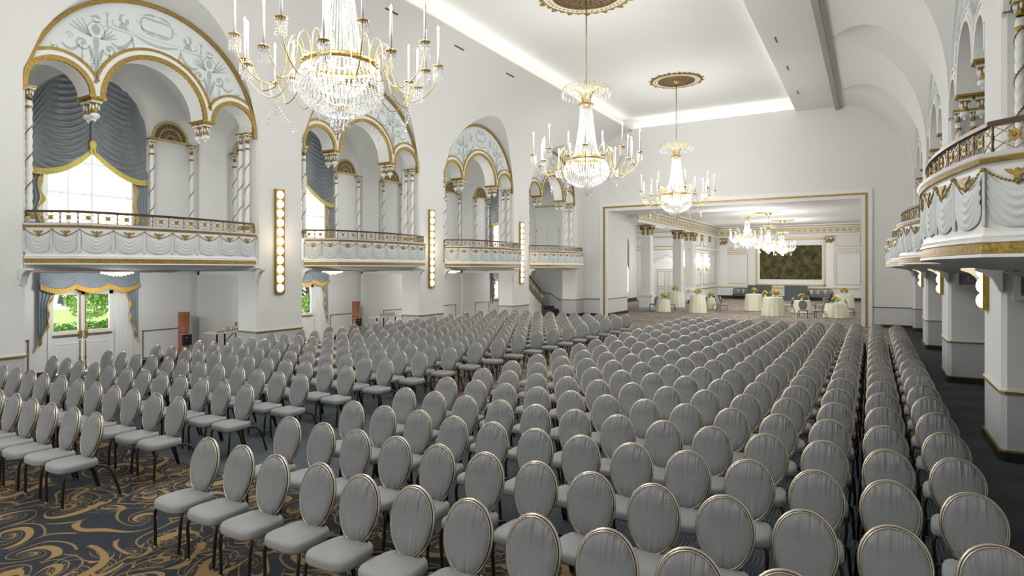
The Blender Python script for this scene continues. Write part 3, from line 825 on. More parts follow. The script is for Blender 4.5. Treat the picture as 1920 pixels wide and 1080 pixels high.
    # white scroll bracket under the balcony end beside it
for i in range(2):
    t = thing('relief_plaque', ['framed grey figure relief on the near face of the nearest right pillar', 'framed grey figure relief on the near face of the second right pillar'][i], 'plaque', (XR+.42, BAYS[i]+PER/2-.77, 2.45), 0, 'relief plaques')
    f_ = MB(); 
    for a in ((-.3, .3, -.05, 0, .16, .22), (-.3, .3, -.05, 0, -.22, -.16), (-.3, -.22, -.05, 0, -.16, .16), (.22, .3, -.05, 0, -.16, .16)): f_.box(*a)
    obj('frame', f_, 'trimw', t)
    f_ = MB(); f_.mat(0).box(-.22, .22, -.02, 0, -.16, .16)
    f_.smooth = True; f_.ball((-.02, -.02, .02), .05, .02, .10); f_.ball((0, -.03, .12), .03, .02, .03); f_.ball((.06, -.02, -.08), .10, .02, .03)
    obj('relief', f_, pm('grey_relief', (.42, .44, .44), .7, noise=.2), t)

# ------------------------------------------------------------------ windows, doors and curtains on the left aisle wall
XB = XL-DB
def curtain_upper():
    """local: plane x=0 is the wall, +x into room; origin at (wall, yc, 0)"""
    rt = thing('festoon_curtain', 'x', 'curtain', group='swagged window curtains')
    for s in (-1, 1):
        c = MB(); c.smooth = True
        def fe(u, v):
            y = u*1.38                                     # 0 centre .. 1.38 side
            ztop = 6.25+sqrt(max(0, 1.40**2-y*y))
            zb = 5.05+.72*(1-u)**2.2+.06*u**6
            z = ztop+(zb-ztop)*v
            sag = .20*sin(pi*u)
            fold = sin((z+sag*1.8+.12*u)*2*pi/.155)
            x = .16+.05*fold*(sin(pi*min(.97, max(.05, u))))+.10*sin(pi*u)
            return (x, s*y, z)
        c.grid(fe, 22, 110); obj('festoon', c, 'drape', rt)
        f = MB(); f.smooth = True
        def fr(u, v):
            y = u*1.38; zb = 5.06+.72*(1-u)**2.2+.06*u**6
            return (.19+.10*sin(pi*u)+.01*sin(u*180), s*y, zb-.15*v)
        f.grid(fr, 80, 2); obj('fringe', f, 'fringey', rt)
        d = MB(); d.smooth = True
        def dr(u, v):
            z = 5.35-2.4*v; wid = .42-.16*sin(pi*min(1, v*1.15))+.05*sin(v*20)
            y = 1.42-wid*(1-u); return (.12+.03*sin(u*26), s*y, z)
        d.grid(dr, 26, 20); obj('side_drape', d, 'drapel', rt)
        e = MB(); e.smooth = True
        def ed(u, v):
            z = 5.35-2.4*v; wid = .42-.16*sin(pi*min(1, v*1.15))+.05*sin(v*20)
            y = 1.42-wid-.07*(1-u)-.03*sin(v*34)*(1-u); return (.14+.02*sin(v*34), s*y, z)
        e.grid(ed, 3, 50); obj('drape_trim', e, 'fringe', rt)
    p = MB(); p.smooth = True; p.tube([(.2, 0, 7.62), (.2, 0, 5.86)], .045, 8); obj('centre_tail', p, 'drape', rt)
    p = MB(); p.smooth = True; p.ball((.22, 0, 5.86), .06, .10, .12); p.mat(0); p.tube([(.22, .03, 5.8), (.22, .06, 5.62)], .03, 6); p.tube([(.22, -.03, 5.8), (.22, -.06, 5.62)], .03, 6); obj('rosette', p, 'fringey', rt)
    sh = MB(); sh.smooth = True
    sh.grid(lambda u, v: (.05+.035*sin(u*90+2*sin(u*11)), -1.1+2.2*u, 2.95+(6.4-2.95)*v), 120, 2); obj('sheer', sh, 'sheer', rt)
    return rt
def window_unit(k, yc):
    w_ = MB(); xo = XB-.22
    for s in (-1, 1):
        w_.box(xo-.04, xo+.04, yc+s*1.06-.05, yc+s*1.06+.05, 3.0, 6.2)
    w_.box(xo-.04, xo+.04, yc-.04, yc+.04, 3.0, 7.26); w_.box(xo-.04, xo+.04, yc-1.1, yc+1.1, 2.98, 3.08)
    for z in (3.9, 4.7, 5.5, 6.2): w_.box(xo-.02, xo+.02, yc-1.1, yc+1.1, z-.02, z+.02)
    for y in (-.55, .55): w_.box(xo-.02, xo+.02, yc+y-.02, yc+y+.02, 3.0, 7.1)
    f = struct(f'window_{k+1}', w_, 'trimw')
    g = MB(); g.box(xo-.005, xo+.005, yc-1.08, yc+1.08, 3.0, 7.25); obj('pane', g, 'glass', f)
def french_doors(k, yc):
    y0, y1 = yc-.86, yc+.68; ym_ = (y0+y1)/2; xo = XB-.16
    f = MB(); f.box(xo-.08, xo+.18, y0-.06, y0+.03, 0, 2.17); f.box(xo-.08, xo+.18, y1-.03, y1+.06, 0, 2.17); f.box(xo-.08, xo+.18, y0-.06, y1+.06, 2.10, 2.2)
    # white fluted side panel beyond the door
    f.box(XB, XB+.05, y1+.06, y1+.42, 0, 2.2)
    for i in range(4): f.box(XB+.05, XB+.07, y1+.09+i*.08, y1+.13+i*.08, .1, 2.15)
    root = struct(f'door_{k+1}', f, 'door')
    for a, b_, hs in ((y0+.03, ym_-.005, 1), (ym_+.005, y1-.03, -1)):
        d = MB(); z1 = 2.10
        d.box(xo, xo+.05, a, b_, .02, 1.08); d.box(xo, xo+.05, a, a+.09, 1.08, z1); d.box(xo, xo+.05, b_-.09, b_, 1.08, z1); d.box(xo, xo+.05, a, b_, z1-.10, z1)
        d.box(xo+.05, xo+.06, a+.1, b_-.1, .74, .77); d.box(xo+.05, xo+.06, a+.1, b_-.1, .10, .13); d.box(xo+.05, xo+.06, a+.1, a+.13, .13, .74); d.box(xo+.05, xo+.06, b_-.13, b_-.1, .13, .74)
        lf = obj('door_leaf', d, 'door', root)
        g = MB(); g.box(xo+.02, xo+.028, a+.08, b_-.08, 1.07, z1-.09); obj('pane', g, 'glass', lf)
        h = MB(); e = b_-.06 if hs > 0 else a+.06
        h.box(xo+.06, xo+.10, a+.04, b_-.04, .955, .995); h.box(xo+.05, xo+.11, e-.04, e+.04, .90, 1.08)
        h.box(xo+.05, xo+.075, e-.012, e+.012, .05, .82); h.box(xo+.05, xo+.08, e-.025, e+.025, .08, .14); h.box(xo+.05, xo+.08, e-.025, e+.025, .36, .40)
        h.box(xo+.05, xo+.075, e-.012, e+.012, 1.08, 2.05); h.box(xo+.05, xo+.10, e-.03, e+.03, 1.98, 2.07)
        obj('panic_bar', h, 'brass', lf)
def curtain_lower(k, yc):
    t = thing('door_valance', ['blue swagged valance with gold fringe over the fully visible garden doors', 'blue swagged valance with gold fringe over doors half hidden behind the second pillar', 'blue swagged valance over the third garden doors, mostly hidden', 'blue swagged valance over the farthest garden doors beside the stairs'][k], 'curtain', (XB, yc, 0), 0, 'door valances')
    Y0, Y1_ = -1.14, 1.16
    c = MB(); c.smooth = True
    def va(u, v):
        y = Y0+(Y1_-Y0)*u; q = (u*3) % 1.0; lobe = sin(pi*q)
        zb = 2.27-.12*lobe; z = 2.56+(zb-2.56)*v
        return (.16+.05*lobe*v+.018*sin((z+.09*lobe)*2*pi/.065), y, z)
    c.grid(va, 60, 28); obj('valance', c, 'drapel', t)
    f = MB(); f.smooth = True
    def fr(u, v):
        y = Y0+(Y1_-Y0)*u; q = (u*3) % 1.0; lobe = sin(pi*q)
        return (.19+.055*lobe+.008*sin(u*260), y, 2.28-.12*lobe-.12*v)
    f.grid(fr, 150, 2); obj('fringe', f, 'fringe', t)
    for s in (-1, 1):
        d = MB(); d.smooth = True; yo = Y0 if s < 0 else Y1_
        def dr(u, v):
            z = 2.35-1.55*v; wid = (.30-.20*v+.04*sin(v*12)) if v < 1 else .05
            return (.10+.03*sin(u*22), yo-s*wid*(1-u), z)
        d.grid(dr, 20, 24); obj('side_drape', d, 'drapel', t)
        e = MB(); e.smooth = True
        def ed(u, v):
            z = 2.35-1.62*v; wid = (.30-.20*min(1, v)+.04*sin(v*12))
            return (.13+.03*sin(v*30+u*2), yo-s*(wid+.05*(1-u)-.10*v*v), z)
        e.grid(ed, 3, 44); obj('drape_trim', e, 'fringe', t)
cu = curtain_upper()
for k in range(4):
    yc = BAYS[k]
    window_unit(k, yc); french_doors(k, yc); curtain_lower(k, yc)
    lab = ['large blue-grey festoon curtain with yellow fringe over the fully visible arched window', 'blue-grey festoon curtain half hidden by the first lit pillar', 'festoon curtain of the third arched window, hidden behind the second lit pillar', 'dark festoon curtain sliver seen behind the far columns of the third balcony'][k]
    if k == 0: cu.location = (XB, yc, 0); cu['label'] = lab
    else: dup(cu, (XB, yc, 0), 0, lab)
    # lunette grilles and wall colonnettes
    for s in (-1, 1):
        if (k == 0 and s < 0) or (k == 3 and s > 0): continue
        t = thing('fan_lunette', f'bronze half-round fan grille {"before" if s<0 else "beyond"} the {["first", "second", "third", "fourth"][k]} arched window', 'grille', (XB, yc+s*2.13, 6.38), 0, 'fan grilles on the gallery wall')
        g = MB(); g.smooth = False
        n = 24
        g.add([(.01, 0, 0)]+[(.01, .50*cos(pi*i/n), .50*sin(pi*i/n)) for i in range(n+1)], [(0, i+1, i+2) for i in range(n)])
        obj('backing', g, 'grille', t)
        g = MB(); arc_band(g, .05, .0, 0, 0, .46, .53, n=24); arc_band(g, .04, .0, 0, 0, .30, .33, n=24); arc_band(g, .04, 0, 0, 0, .11, .13, n=16)
        for i in range(13): a = pi*i/12; g.tube([(.03, .12*cos(a), .12*sin(a)), (.03, .31*cos(a), .31*sin(a))], .008, 4)
        for i in range(22):
            a = pi*(i+.5)/22
            for r in (.36, .42): g.octa((.03, r*cos(a), r*sin(a)), .018)
        g.box(0, .08, -.60, .60, -.06, .0)
        obj('fretwork', g, 'goldp', t)
        for e in (-.58, .58):
            put_colonnette(XB+.12, yc+s*2.13+e, f'slim twisted column {"left" if e<0 else "right"} of the fan grille {"before" if s<0 else "beyond"} the {["first", "second", "third", "fourth"][k]} window', 'slim columns on the gallery wall')
# dado frames along aisle wall
tr = MB()
def frame_x(mb, x, y0, y1, z0, z1, w_=.03, d=.02):
    mb.box(x, x+d, y0, y1, z1-w_, z1); mb.box(x, x+d, y0, y1, z0, z0+w_); mb.box(x, x+d, y0, y0+w_, z0, z1); mb.box(x, x+d, y1-w_, y1, z0, z1)
for k in range(4):
    yc = BAYS[k]
    frame_x(tr, XB, yc+1.35, yc+2.55, .16, .95); frame_x(tr, XB, yc-2.6, yc-1.30, .16, .95)
struct('trim_2', tr, pm('brown_gilt_moulding', (.30, .23, .14), .5, noise=.2))
bb = MB(); cur = 2.0
for k in range(4): bb.box(XB, XB+.03, cur, BAYS[k]-.95, 0, .13); cur = BAYS[k]+1.14
bb.box(XB, XB+.03, cur, YE, 0, .13)
struct('baseboard_left', bb, 'black')
# pilasters on the aisle wall between the bays (below and above the gallery floor)
pp = MB()
for yc in [y+PER/2 for y in BAYS[:3]]:
    pp.box(XB, XB+.10, yc-.45, yc+.45, .0, 2.6); pp.box(XB, XB+.10, yc-.45, yc+.45, 2.9, 8.2)
struct('trim_3', pp, 'wall')

# outside
og = MB(); og.grid(lambda u, v: (XB-.4-40*u, -20+70*v, -.12+.0*u), 6, 6); og.box(XB-.4-9, XB-.4-1.5, 5, 30, -.12, -.10)
o_ = struct('ground_outside', og, 'pave')
lw = MB(); lw.grid(lambda u, v: (XB-9-16*u, -10+60*v, -.05+.25*u), 8, 8); obj('lawn', lw, 'grass', kind='stuff', label='bright green lawn seen through the glass doors', category='grass')
def leafy(mb, c, r, n, ls, squash=1.):
    for _ in range(n):
        while True:
            p = [random.uniform(-1, 1) for _ in range(3)]
            q = sum(a*a for a in p)
            if .25 < q < 1: break
        p = Vector((c[0]+p[0]*r, c[1]+p[1]*r, c[2]+p[2]*r*squash))
        a = Vector([random.uniform(-1, 1) for _ in range(3)]).normalized()*ls; b_ = a.orthogonal().normalized()*ls*.55
        mb.add([p-a, p+b_, p+a, p-b_], [(0, 1, 2, 3)])
hd = MB()
for i in range(16): leafy(hd, (XB-7.6-.12*i, 7.2+i*.62, .30), .50, 380, .07, .75)
hd.box(XB-9.2, XB-8.6, 7.2, 16.5, -.1, .25)
obj('hedge', hd, 'leafl', category='hedge', label='low clipped green hedge outside the glass doors')
for i, (x, y, z, r) in enumerate(((-24.6, 12.2, 2.6, 1.9), (-23.8, 20.6, 2.3, 1.9))):
    t = thing('garden_tree', ['leafy green tree seen through the right pane of the fully visible doors', 'green tree seen through the half-hidden second doors'][i], 'tree', (x, y, 0))
    m_ = MB(); m_.smooth = True; m_.tube([(0, 0, -.1), (.1, 0, 1.), (0, .1, 2.), (0, 0, 3.2)], [.12, .10, .08, .03], 8)
    for q in range(9): a = q*.9; m_.tube([(0, 0, .5+.2*q), (1.2*cos(a), 1.2*sin(a), 1.1+.25*q)], [.05, .015], 5)
    obj('trunk', m_, 'bark', t)
    m_ = MB()
    for q in range(20):
        a = q*2.4; rr = r*sqrt((q+.5)/20)*.85; leafy(m_, (rr*cos(a), rr*sin(a), .75+random.random()*2.6), .62, 300, .085, .7)
    obj('foliage', m_, 'leafl', t)
t = thing('garden_lantern', 'dark bell-shaped lantern hanging outside the left pane of the doors', 'lantern', (XB-1.5, 8.07, 0))
m_ = MB(); m_.smooth = True; m_.lathe([(.01, 1.98), (.035, 1.95), (.04, 1.92), (.075, 1.74), (.08, 1.72), (.0, 1.71)], (0, 0, 0), 10); obj('shade', m_, pm('dark_green_metal', (.03, .06, .06), .5, noise=.1), t)
m_ = MB(); m_.tube([(0, 0, 1.97), (0, 0, 2.6)], .006, 5); obj('chain', m_, 'black', t)
m_ = MB(); m_.box(-1.2, 1.4, -.03, .03, 2.6, 2.66); obj('arm', m_, 'black', t)

# ------------------------------------------------------------------ staircase bay (farthest)
yc = BAYS[3]
t = thing('gallery_doors', 'plain white double doors on the gallery end wall above the staircase', 'door', (XB+.85, YE, 0))
for s_ in (-1, 1):
    m_ = MB(); m_.box(min(s_*.01, s_*.72), max(s_*.01, s_*.72), -.05, -.003, 2.93, 5.16); obj('door_leaf', m_, 'door', t)
m_ = MB()
for x in (-.74, .74):
    for z in (3.3, 4.95): m_.box(x-.02, x+.02, -.07, -.05, z-.07, z+.07)
obj('hinge', m_, 'brass', t)
gl = MB(); gl.box(XB, XL-.6, YE-.05, YE, 6.36, 6.44); struct('trim_4', gl, 'goldp')
t = thing('staircase', 'dark carpeted stairs with brass balustrade under the farthest left balcony', 'staircase', (0, 0, 0))
st = MB()
for i in range(3): st.box(XL-3.15, XL-1.25-.3*i, YE-1.5, YE-.2, .17*i, .17*(i+1))
for i in range(9): st.box(XL-3.15, XL-2.05, YE-1.5-.27*(i+1), YE-1.5-.27*i, 0, .51+.17*(i+1))
obj('steps', st, 'stair', t)
wf = MB(); xs_ = XL-2.04
wf.poly([(xs_, YE-1.5, 0), (xs_, YE-4.0, 0), (xs_, YE-4.0, 2.15), (xs_, YE-1.5, .6)], (.05, 0, 0)); obj('stringer', wf, 'trimw', t)
hr = MB(); hr.smooth = True; hr.tube([(xs_+.03, YE-1.35, 1.40), (xs_+.03, YE-1.5, 1.40), (xs_+.03, YE-4.0, 3.0)], .032, 8); obj('handrail', hr, 'bronze', t)
bl = MB()
for i in range(15):
    y = YE-1.55-i*.165; z = .58+(YE-1.5-y)*.63; bl.mat(0, True).tube([(xs_+.03, y, z), (xs_+.03, y, z+.83)], .012, 5)
    bl.octa((xs_+.03, y, z+.42), .012, .07, .06)
bl.tube([(xs_+.03, YE-1.38, .5), (xs_+.03, YE-1.38, 1.42)], .035, 6)
obj('balustrade', bl, 'brass', t)
wr_ = thing('wall_handrail', 'thin bronze wall handrail with kinked end beside the stairs', 'handrail', (0, 0, 0))
m_ = MB(); m_.smooth = True; yy = YE-.12
m_.tube([(XB+.15, yy, 1.24), (-16.5, yy, 1.24), (-15.75, yy, .82)], .02, 6)
obj('rail', m_, 'bronze', wr_)
m_ = MB()
for p in ((XB+.3, 1.2), (-16.55, 1.2), (-15.85, .84)): m_.tube([(p[0], yy, p[1]), (p[0], YE, p[1]-.04)], .012, 5)
obj('bracket', m_, 'brass', wr_)

# ------------------------------------------------------------------ end wall with the wide opening
OX0, OX1, OZ, OT = -12.85, -.42, 5.93, 3.2
ew = MB()
ew.mat(0).box(XB, OX0, YE, YE+OT, .95, 11.25).box(OX1, XR+DB, YE, YE+OT, .92, 11.25).box(OX0, OX1, YE, YE+OT, OZ, 11.25)
ew.mat(1).box(XB, OX0, YE, YE+OT, .0, .95).box(OX1, XR+DB, YE, YE+OT, .0, .92)
struct('wall_back', ew, ['wall', pm('pale_grey_dado', (.68, .69, .68), .6, noise=.02)])
tf = MB()
def portal(mb, g0, g1, d0, z0=0):
    a, b_, zt = OX0-g0, OX1+g0, OZ+g0; A, B, ZT2 = OX0-g1, OX1+g1, OZ+g1
    mb.box(A, a, YE-d0, YE, z0, zt); mb.box(b_, B, YE-d0, YE, z0, zt); mb.box(A, B, YE-d0, YE, zt, ZT2)
tf.mat(0); portal(tf, 0, .17, .05); tf.mat(1); portal(tf, .17, .25, .10); tf.mat(0); portal(tf, .25, .45, .07)
struct('trim_5', tf, ['trimw', 'gold'])
tb = MB(); tb.mat(0)
tb.box(XL, OX0-.45, YE-.025, YE, .93, .965); tb.box(OX1+.45, XR+DB, YE-.025, YE, .90, .935)
tb.box(OX0-.01, OX0+.02, YE+.02, YE+OT, .95, .98)
struct('trim_6', tb, 'bronze')
b_ = MB(); b_.box(XL, OX0-.45, YE-.03, YE, 0, .14); b_.box(OX1+.0, XR+DB, YE-.03, YE, 0, .14); b_.box(OX0, OX0+.03, YE+.03, YE+OT, 0, .16); struct('baseboard_back', b_, 'black')

# ------------------------------------------------------------------ far room
FY, FX0, FX1, FZ = 58.0, -12.2, .6, 6.5
YB = YE+OT
fr_ = MB(); fr_.box(FX0-5, FX1+.2, FY, FY+.2, 0, FZ); struct('wall_far', fr_, 'wall')
fr_ = MB(); fr_.box(FX1, FX1+.2, YB, FY, 0, FZ); struct('wall_far_right', fr_, 'wall')
fr_ = MB(); fr_.box(-17.4, FX1+.2, YB, FY, FZ, FZ+.15); struct('ceiling_far', fr_, 'ceil')
fr_ = MB(); fr_.box(-17.4, -17.2, YB, 45.6, 0, FZ).box(-17.4, -17.2, 48, 50.3, 0, FZ).box(-17.4, -17.2, 45.6, 48, 5.4, FZ).box(-17.4, -17.2, 45.6, 48, 0, .8); struct('wall_far_left', fr_, 'wall')
fr_ = MB(); fr_.box(-17.4, FX0-.1, 50.1, 50.3, 0, FZ); struct('wall_far_alcove', fr_, 'wall'); fr_ = MB(); fr_.box(FX0-.25, FX0, 48.2, FY, 0, FZ); struct('wall_far_side', fr_, 'wall')
# entablature: along far wall, along colonnade, along door wall
en = MB()
def entab(mb, x0, x1, y0, y1, ax):
    # stepped cornice, frieze; ax 'x' runs along x facing -y, 'y' runs along y facing +x
    for z0, z1, d, mi in ((FZ-.10, FZ, .34, 0), (FZ-.17, FZ-.10, .24, 1), (FZ-.30, FZ-.17, .14, 0), (FZ-.34, FZ-.30, .16, 1), (FZ-.75, FZ-.34, .06, 2), (FZ-.79, FZ-.75, .10, 1), (FZ-.98, FZ-.79, .05, 0)):
        mb.mat(mi)
        if ax == 'x': mb.box(x0, x1, y0-d, y0, z0, z1)
        else: mb.box(x0, x0+d, y0, y1, z0, z1)
entab(en, FX0, FX1, FY, FY, 'x'); entab(en, FX0, FX0, YB, FY, 'y'); entab(en, -17.2, FX0-.3, 50.1, 50.1, 'x')
en.mat(0).box(FX0-.5, FX0, YB, 47.3, FZ-.98, FZ)
struct('trim_7', en, ['trimw', 'goldp', 'tealish'])
# frieze medallions
fm = MB()
for i in range(26): fm.ball((FX0+.4+i*.49, FY-.07, FZ-.545), .16, .02, .11, 10, 5)
for i in range(30): fm.ball((FX0+.07, YB+.4+i*.72, FZ-.545), .02, .2, .12, 10, 5)
struct('trim_8', fm, 'goldp')
# far wall panelling
pn = MB()
def frame_y(mb, y, x0, x1, z0, z1, w_=.05, d=.03):
    mb.box(x0, x1, y-d, y, z1-w_, z1); mb.box(x0, x1, y-d, y, z0, z0+w_); mb.box(x0, x0+w_, y-d, y, z0, z1); mb.box(x1-w_, x1, y-d, y, z0, z1)
def X_at(px, Y):    # world x on plane Y for image column px (used only to read positions off the photograph)
    k = (px-960)/F_PX; c, s = cos(R_(YAW)), sin(R_(YAW)); return (k*c*Y-s*Y)/(c+k*s)
for a, b2 in ((1359, 1402), (1567, 1614)):
    xa, xb = X_at(a, FY), X_at(b2, FY)
    frame_y(pn, FY, xa, xb, 1.35, 4.05); frame_y(pn, FY, xa, xb, 4.55, 5.55)
    pn.box(xa, xb, FY-.04, FY, 4.17, 4.22); pn.box(xa, xb, FY-.04, FY, 4.36, 4.40)
xa, xb = X_at(1417, FY), X_at(1548, FY)
frame_y(pn, FY, xa, xb, 1.22, 5.30, .12, .08)
pn.box(FX0, FX1, FY-.05, FY, .98, 1.08)
for y0, y1 in ((49.5, 51.4), (52.3, 54.2), (55.1, 57)):
    for z0, z1 in ((1.35, 4.05), (4.55, 5.55)): frame_x(pn, FX0, y0, y1, z0, z1, .05, .03)
pn.box(FX0, FX0+.04, 47.3, FY, .98, 1.08); pn.box(FX0, FX0+.04, 47.3, FY, 4.2, 4.25)
pn.box(-17.2, FX0-.2, 50.05, 50.1, 4.5, 4.56); pn.box(-17.2, FX0-.2, 50.05, 50.1, 4.25, 4.29); pn.box(-17.2, FX0-.2, 50.05, 50.1, 5.3, 5.33)
struct('trim_9', pn, 'goldp')
bs = MB(); bs.box(FX0, FX1, FY-.04, FY, 0, .28).box(FX0, FX0+.04, 47.3, FY, 0, .28).box(-17.2, -17.16, YB, 50, 0, .28); struct('baseboard_far', bs, 'black')
# tapestry
t = thing('tapestry', 'large dark green and brown woven tapestry centred on the far wall', 'tapestry', (0, FY, 0))
m_ = MB(); m_.box(X_at(1425, FY), X_at(1541, FY), -.07, -.03, 1.78, 4.72); obj('woven_panel', m_, 'tap', t)
m_ = MB(); m_.box(X_at(1419, FY)+.1, X_at(1546, FY)-.1, -.03, -.012, 1.36, 5.16); obj('mount', m_, 'trimw', t)
# giant pilasters / columns
def capital_big(mb, x0, x1, y0, y1, z0, z1):
    mb.mat(1, False).box(x0-.12, x1+.12, y0-.12, y1+.12, z1-.09, z1)
    mb.mat(1, True)
    for (xx, yy, nx, ny) in ((0, y0, 1, 0), (0, y1, 1, 0), (x0, 0, 0, 1), (x1, 0, 0, 1)):
        L1 = (x1-x0) if nx else (y1-y0); n = max(2, int(L1/.22))
        for i in range(n):
            p = (i+.5)/n*L1
            cx, cy = (x0+p, yy) if nx else (xx, y0+p)
            for r_, zz in ((.30, .08), (.62, .10)):
                mb.ball((cx, cy, z0+(z1-z0)*r_), .10 if nx else .04, .04 if nx else .10, .14, 8, 5)
        for q in (0, 1):
            cx, cy = (x0+L1*q, yy) if nx else (xx, y0+L1*q)
            mb.ball((cx, cy, z1-.2), .10, .10, .10, 8, 5)
def big_column(x, y, wx, wy, label, cat='column'):
    t = thing('giant_column', label, cat, (x, y, 0), 0, 'tall square columns of the far room')
    a, b_ = wx/2, wy/2
    p = MB(); p.box(-a-.10, a+.10, -b_-.10, b_+.10, .18, 1.0); p.box(-a-.15, a+.15, -b_-.15, b_+.15, .92, 1.0); obj('plinth', p, 'trimw', t)
    p = MB(); p.box(-a-.12, a+.12, -b_-.12, b_+.12, 0, .18); obj('base_block', p, 'wall2', t)
    p = MB(); p.mat(0); p.box(-a-.05, a+.05, -b_-.05, b_+.05, 1.0, 1.1); p.box(-a, a, -b_, b_, 1.1, 4.75)
    for i in range(5): xx = -a+(i+.5)*wx/5; p.box(xx-.03, xx+.03, -b_-.015, -b_, 1.3, 4.6)
    for i in range(4): yy = -b_+(i+.5)*wy/4; p.box(a, a+.015, yy-.03, yy+.03, 1.3, 4.6)
    obj('shaft', p, 'trimw', t)
    p = MB(); p.mat(0).box(-a+.02, a-.02, -b_+.02, b_-.02, 4.75, 5.5); capital_big(p, -a, a, -b_, b_, 4.78, 5.52); obj('capital', p, ['trimw', 'gold'], t)
big_column(FX0-.45, 38.9, .62, .62, 'tall white square column with gilt capital nearest the left of the far room')
big_column(FX0-.15, 45.2, .62, .62, 'tall white square column with gilt capital right of the pedimented door')
big_column(FX0-.10, 48.6, .62, 1.1, 'tall white pier with wide gilt capital at the start of the panelled wall')
for i, (px) in enumerate((1309, 1335)):
    t = thing('gilt_capital', ['gilt pilaster capital above the first wall sconce', 'gilt pilaster capital above the second wall sconce'][i], 'capital', (FX0, (51.85, 54.65)[i], 0))
    p = MB(); p.mat(1, True); 
    for q in range(3): p.ball((.04, -.16+.16*q, 5.15+.1*(q % 2)), .04, .09, .15, 8, 5)
    p.mat(1, False).box(0, .1, -.3, .3, 5.4, 5.5); obj('leaves', p, ['trimw', 'gold'], t)
for i, px in enumerate((1357, 1556)):
    t = thing('gilt_capital', ['gilt corner capital left of the tapestry wall', 'gilt pilaster capital right of the tapestry'][i], 'capital', (X_at(px, FY), FY, 0))
    p = MB(); p.mat(1, True)
    for q in range(4): p.ball((-.24+.16*q, -.05, 5.02+.12*(q % 2)), .10, .05, .16, 8, 5)
    p.mat(1, False).box(-.36, .36, -.10, 0, 5.36, 5.48); obj('leaves', p, ['trimw', 'gold'], t)
    p = MB(); p.box(-.3, .3, -.05, 0, 1.1, 4.9); obj('shaft', p, 'trimw', t)
# pedimented door
t = thing('pedimented_door', 'white gilt-lined double door under a triangular pediment in the far room', 'door', (-14.6, 50.095, 0))
m_ = MB(); m_.box(-1.15, -.95, -.08, 0, 0, 2.75).box(.95, 1.15, -.08, 0, 0, 2.75).box(-1.2, 1.2, -.12, 0, 2.65, 3.1)
m_.poly([(-1.35, -.14, 3.1), (1.35, -.14, 3.1), (1.35, -.14, 3.2), (0, -.14, 3.85), (-1.35, -.14, 3.2)], (0, .14, 0)); obj('surround', m_, 'trimw', t)
m_ = MB(); m_.tube([(-1.3, -.16, 3.2), (0, -.16, 3.83), (1.3, -.16, 3.2)], .03, 4); m_.tube([(-1.1, -.15, 3.2), (0, -.15, 3.7), (1.1, -.15, 3.2), (-1.1, -.15, 3.2)], .015, 4); obj('pediment_moulding', m_, pm('grey_line', (.6, .6, .58), .6, noise=.05), t)
for s in (-1, 1):
    m_ = MB(); m_.mat(0).box(min(s*.02, s*.93), max(s*.02, s*.93), -.05, 0, 0, 2.62); d = m_
    d.mat(1); frame_y(d, -.05, min(s*.15, s*.8), max(s*.15, s*.8), 1.2, 2.5, .04, .02); frame_y(d, -.05, min(s*.15, s*.8), max(s*.15, s*.8), .2, 1.05, .04, .02); obj('door_leaf', d, ['door', 'goldp'], t)
# arched window at the far left
t = thing('arched_window_curtain', 'arched window with blue drapes glimpsed beyond the opening jamb', 'curtain', (-17.2, 46.8, 0))
m_ = MB(); m_.smooth = True
for s in (-1, 1):
    m_.grid(lambda u, v: (.1+.03*sin(v*60), s*u*1.1, (4.4+sqrt(max(0, 1.15**2-(u*1.1)**2)))*(1-v)+v*(2.6+(1-u)*1.2)), 12, 60)
obj('festoon', m_, 'drape', t)
m_ = MB(); m_.grid(lambda u, v: (.02, -1.1+2.2*u, .8+4.0*v), 10, 2); obj('sheer', m_, 'sheer', t)
m_ = MB(); arc_band(m_, .12, 0, 0, 4.4, 1.15, 1.3, n=20); obj('arch_moulding', m_, 'trimw', t)
# wall sconces with crystals
def sconce(x, y, label, ax='x'):
    t = thing('crystal_sconce', label, 'wall light', (x, y, 2.75), 0 if ax == 'x' else -pi/2, 'crystal wall sconces')
    b_ = MB(); b_.smooth = True; b_.ball((.04, 0, 0), .04, .10, .25); b_.tube([(.05, 0, -.2), (.2, 0, -.35), (.22, 0, -.6)], .015, 6)
    for s in (-1, 0, 1): b_.tube([(.05, 0, -.1), (.22, s*.15, -.2), (.25, s*.25, .1)], .012, 5); 
    obj('frame', b_, 'brass', t)
    for s in (-1, 0, 1):
        for z in (0, .45):
            c = MB(); c.ball((.25, s*.25*(1 if z == 0 else .7), .3+z), .05, .05, .09, 8, 6); obj('bulb', c, 'bulb', t)
    c = MB()
    for i in range(40): c.octa((.24+random.uniform(-.06, .06), random.uniform(-.3, .3), random.uniform(-.6, .5)), .025, .06)
    obj('crystals', c, 'crystal', t)
sconce(FX0, 50.45, 'lit crystal wall sconce nearer the columns in the far room'); sconce(FX0, 53.25, 'lit crystal wall sconce nearer the tapestry wall')
sconce(-13.15, 50.1, 'lit crystal sconce between the two tall columns', 'y')
point('sconce_and_fill_glow', (-14.6, 47.5, 3.6), 60, .4)  # extra fill added before the pedimented door; no sconce hangs here
for p in ((FX0+.5, 50.45, 3.3), (FX0+.5, 53.25, 3.3), (-13.15, 49.6, 3.3)): point('sconce_and_fill_glow', p, 28, .3)
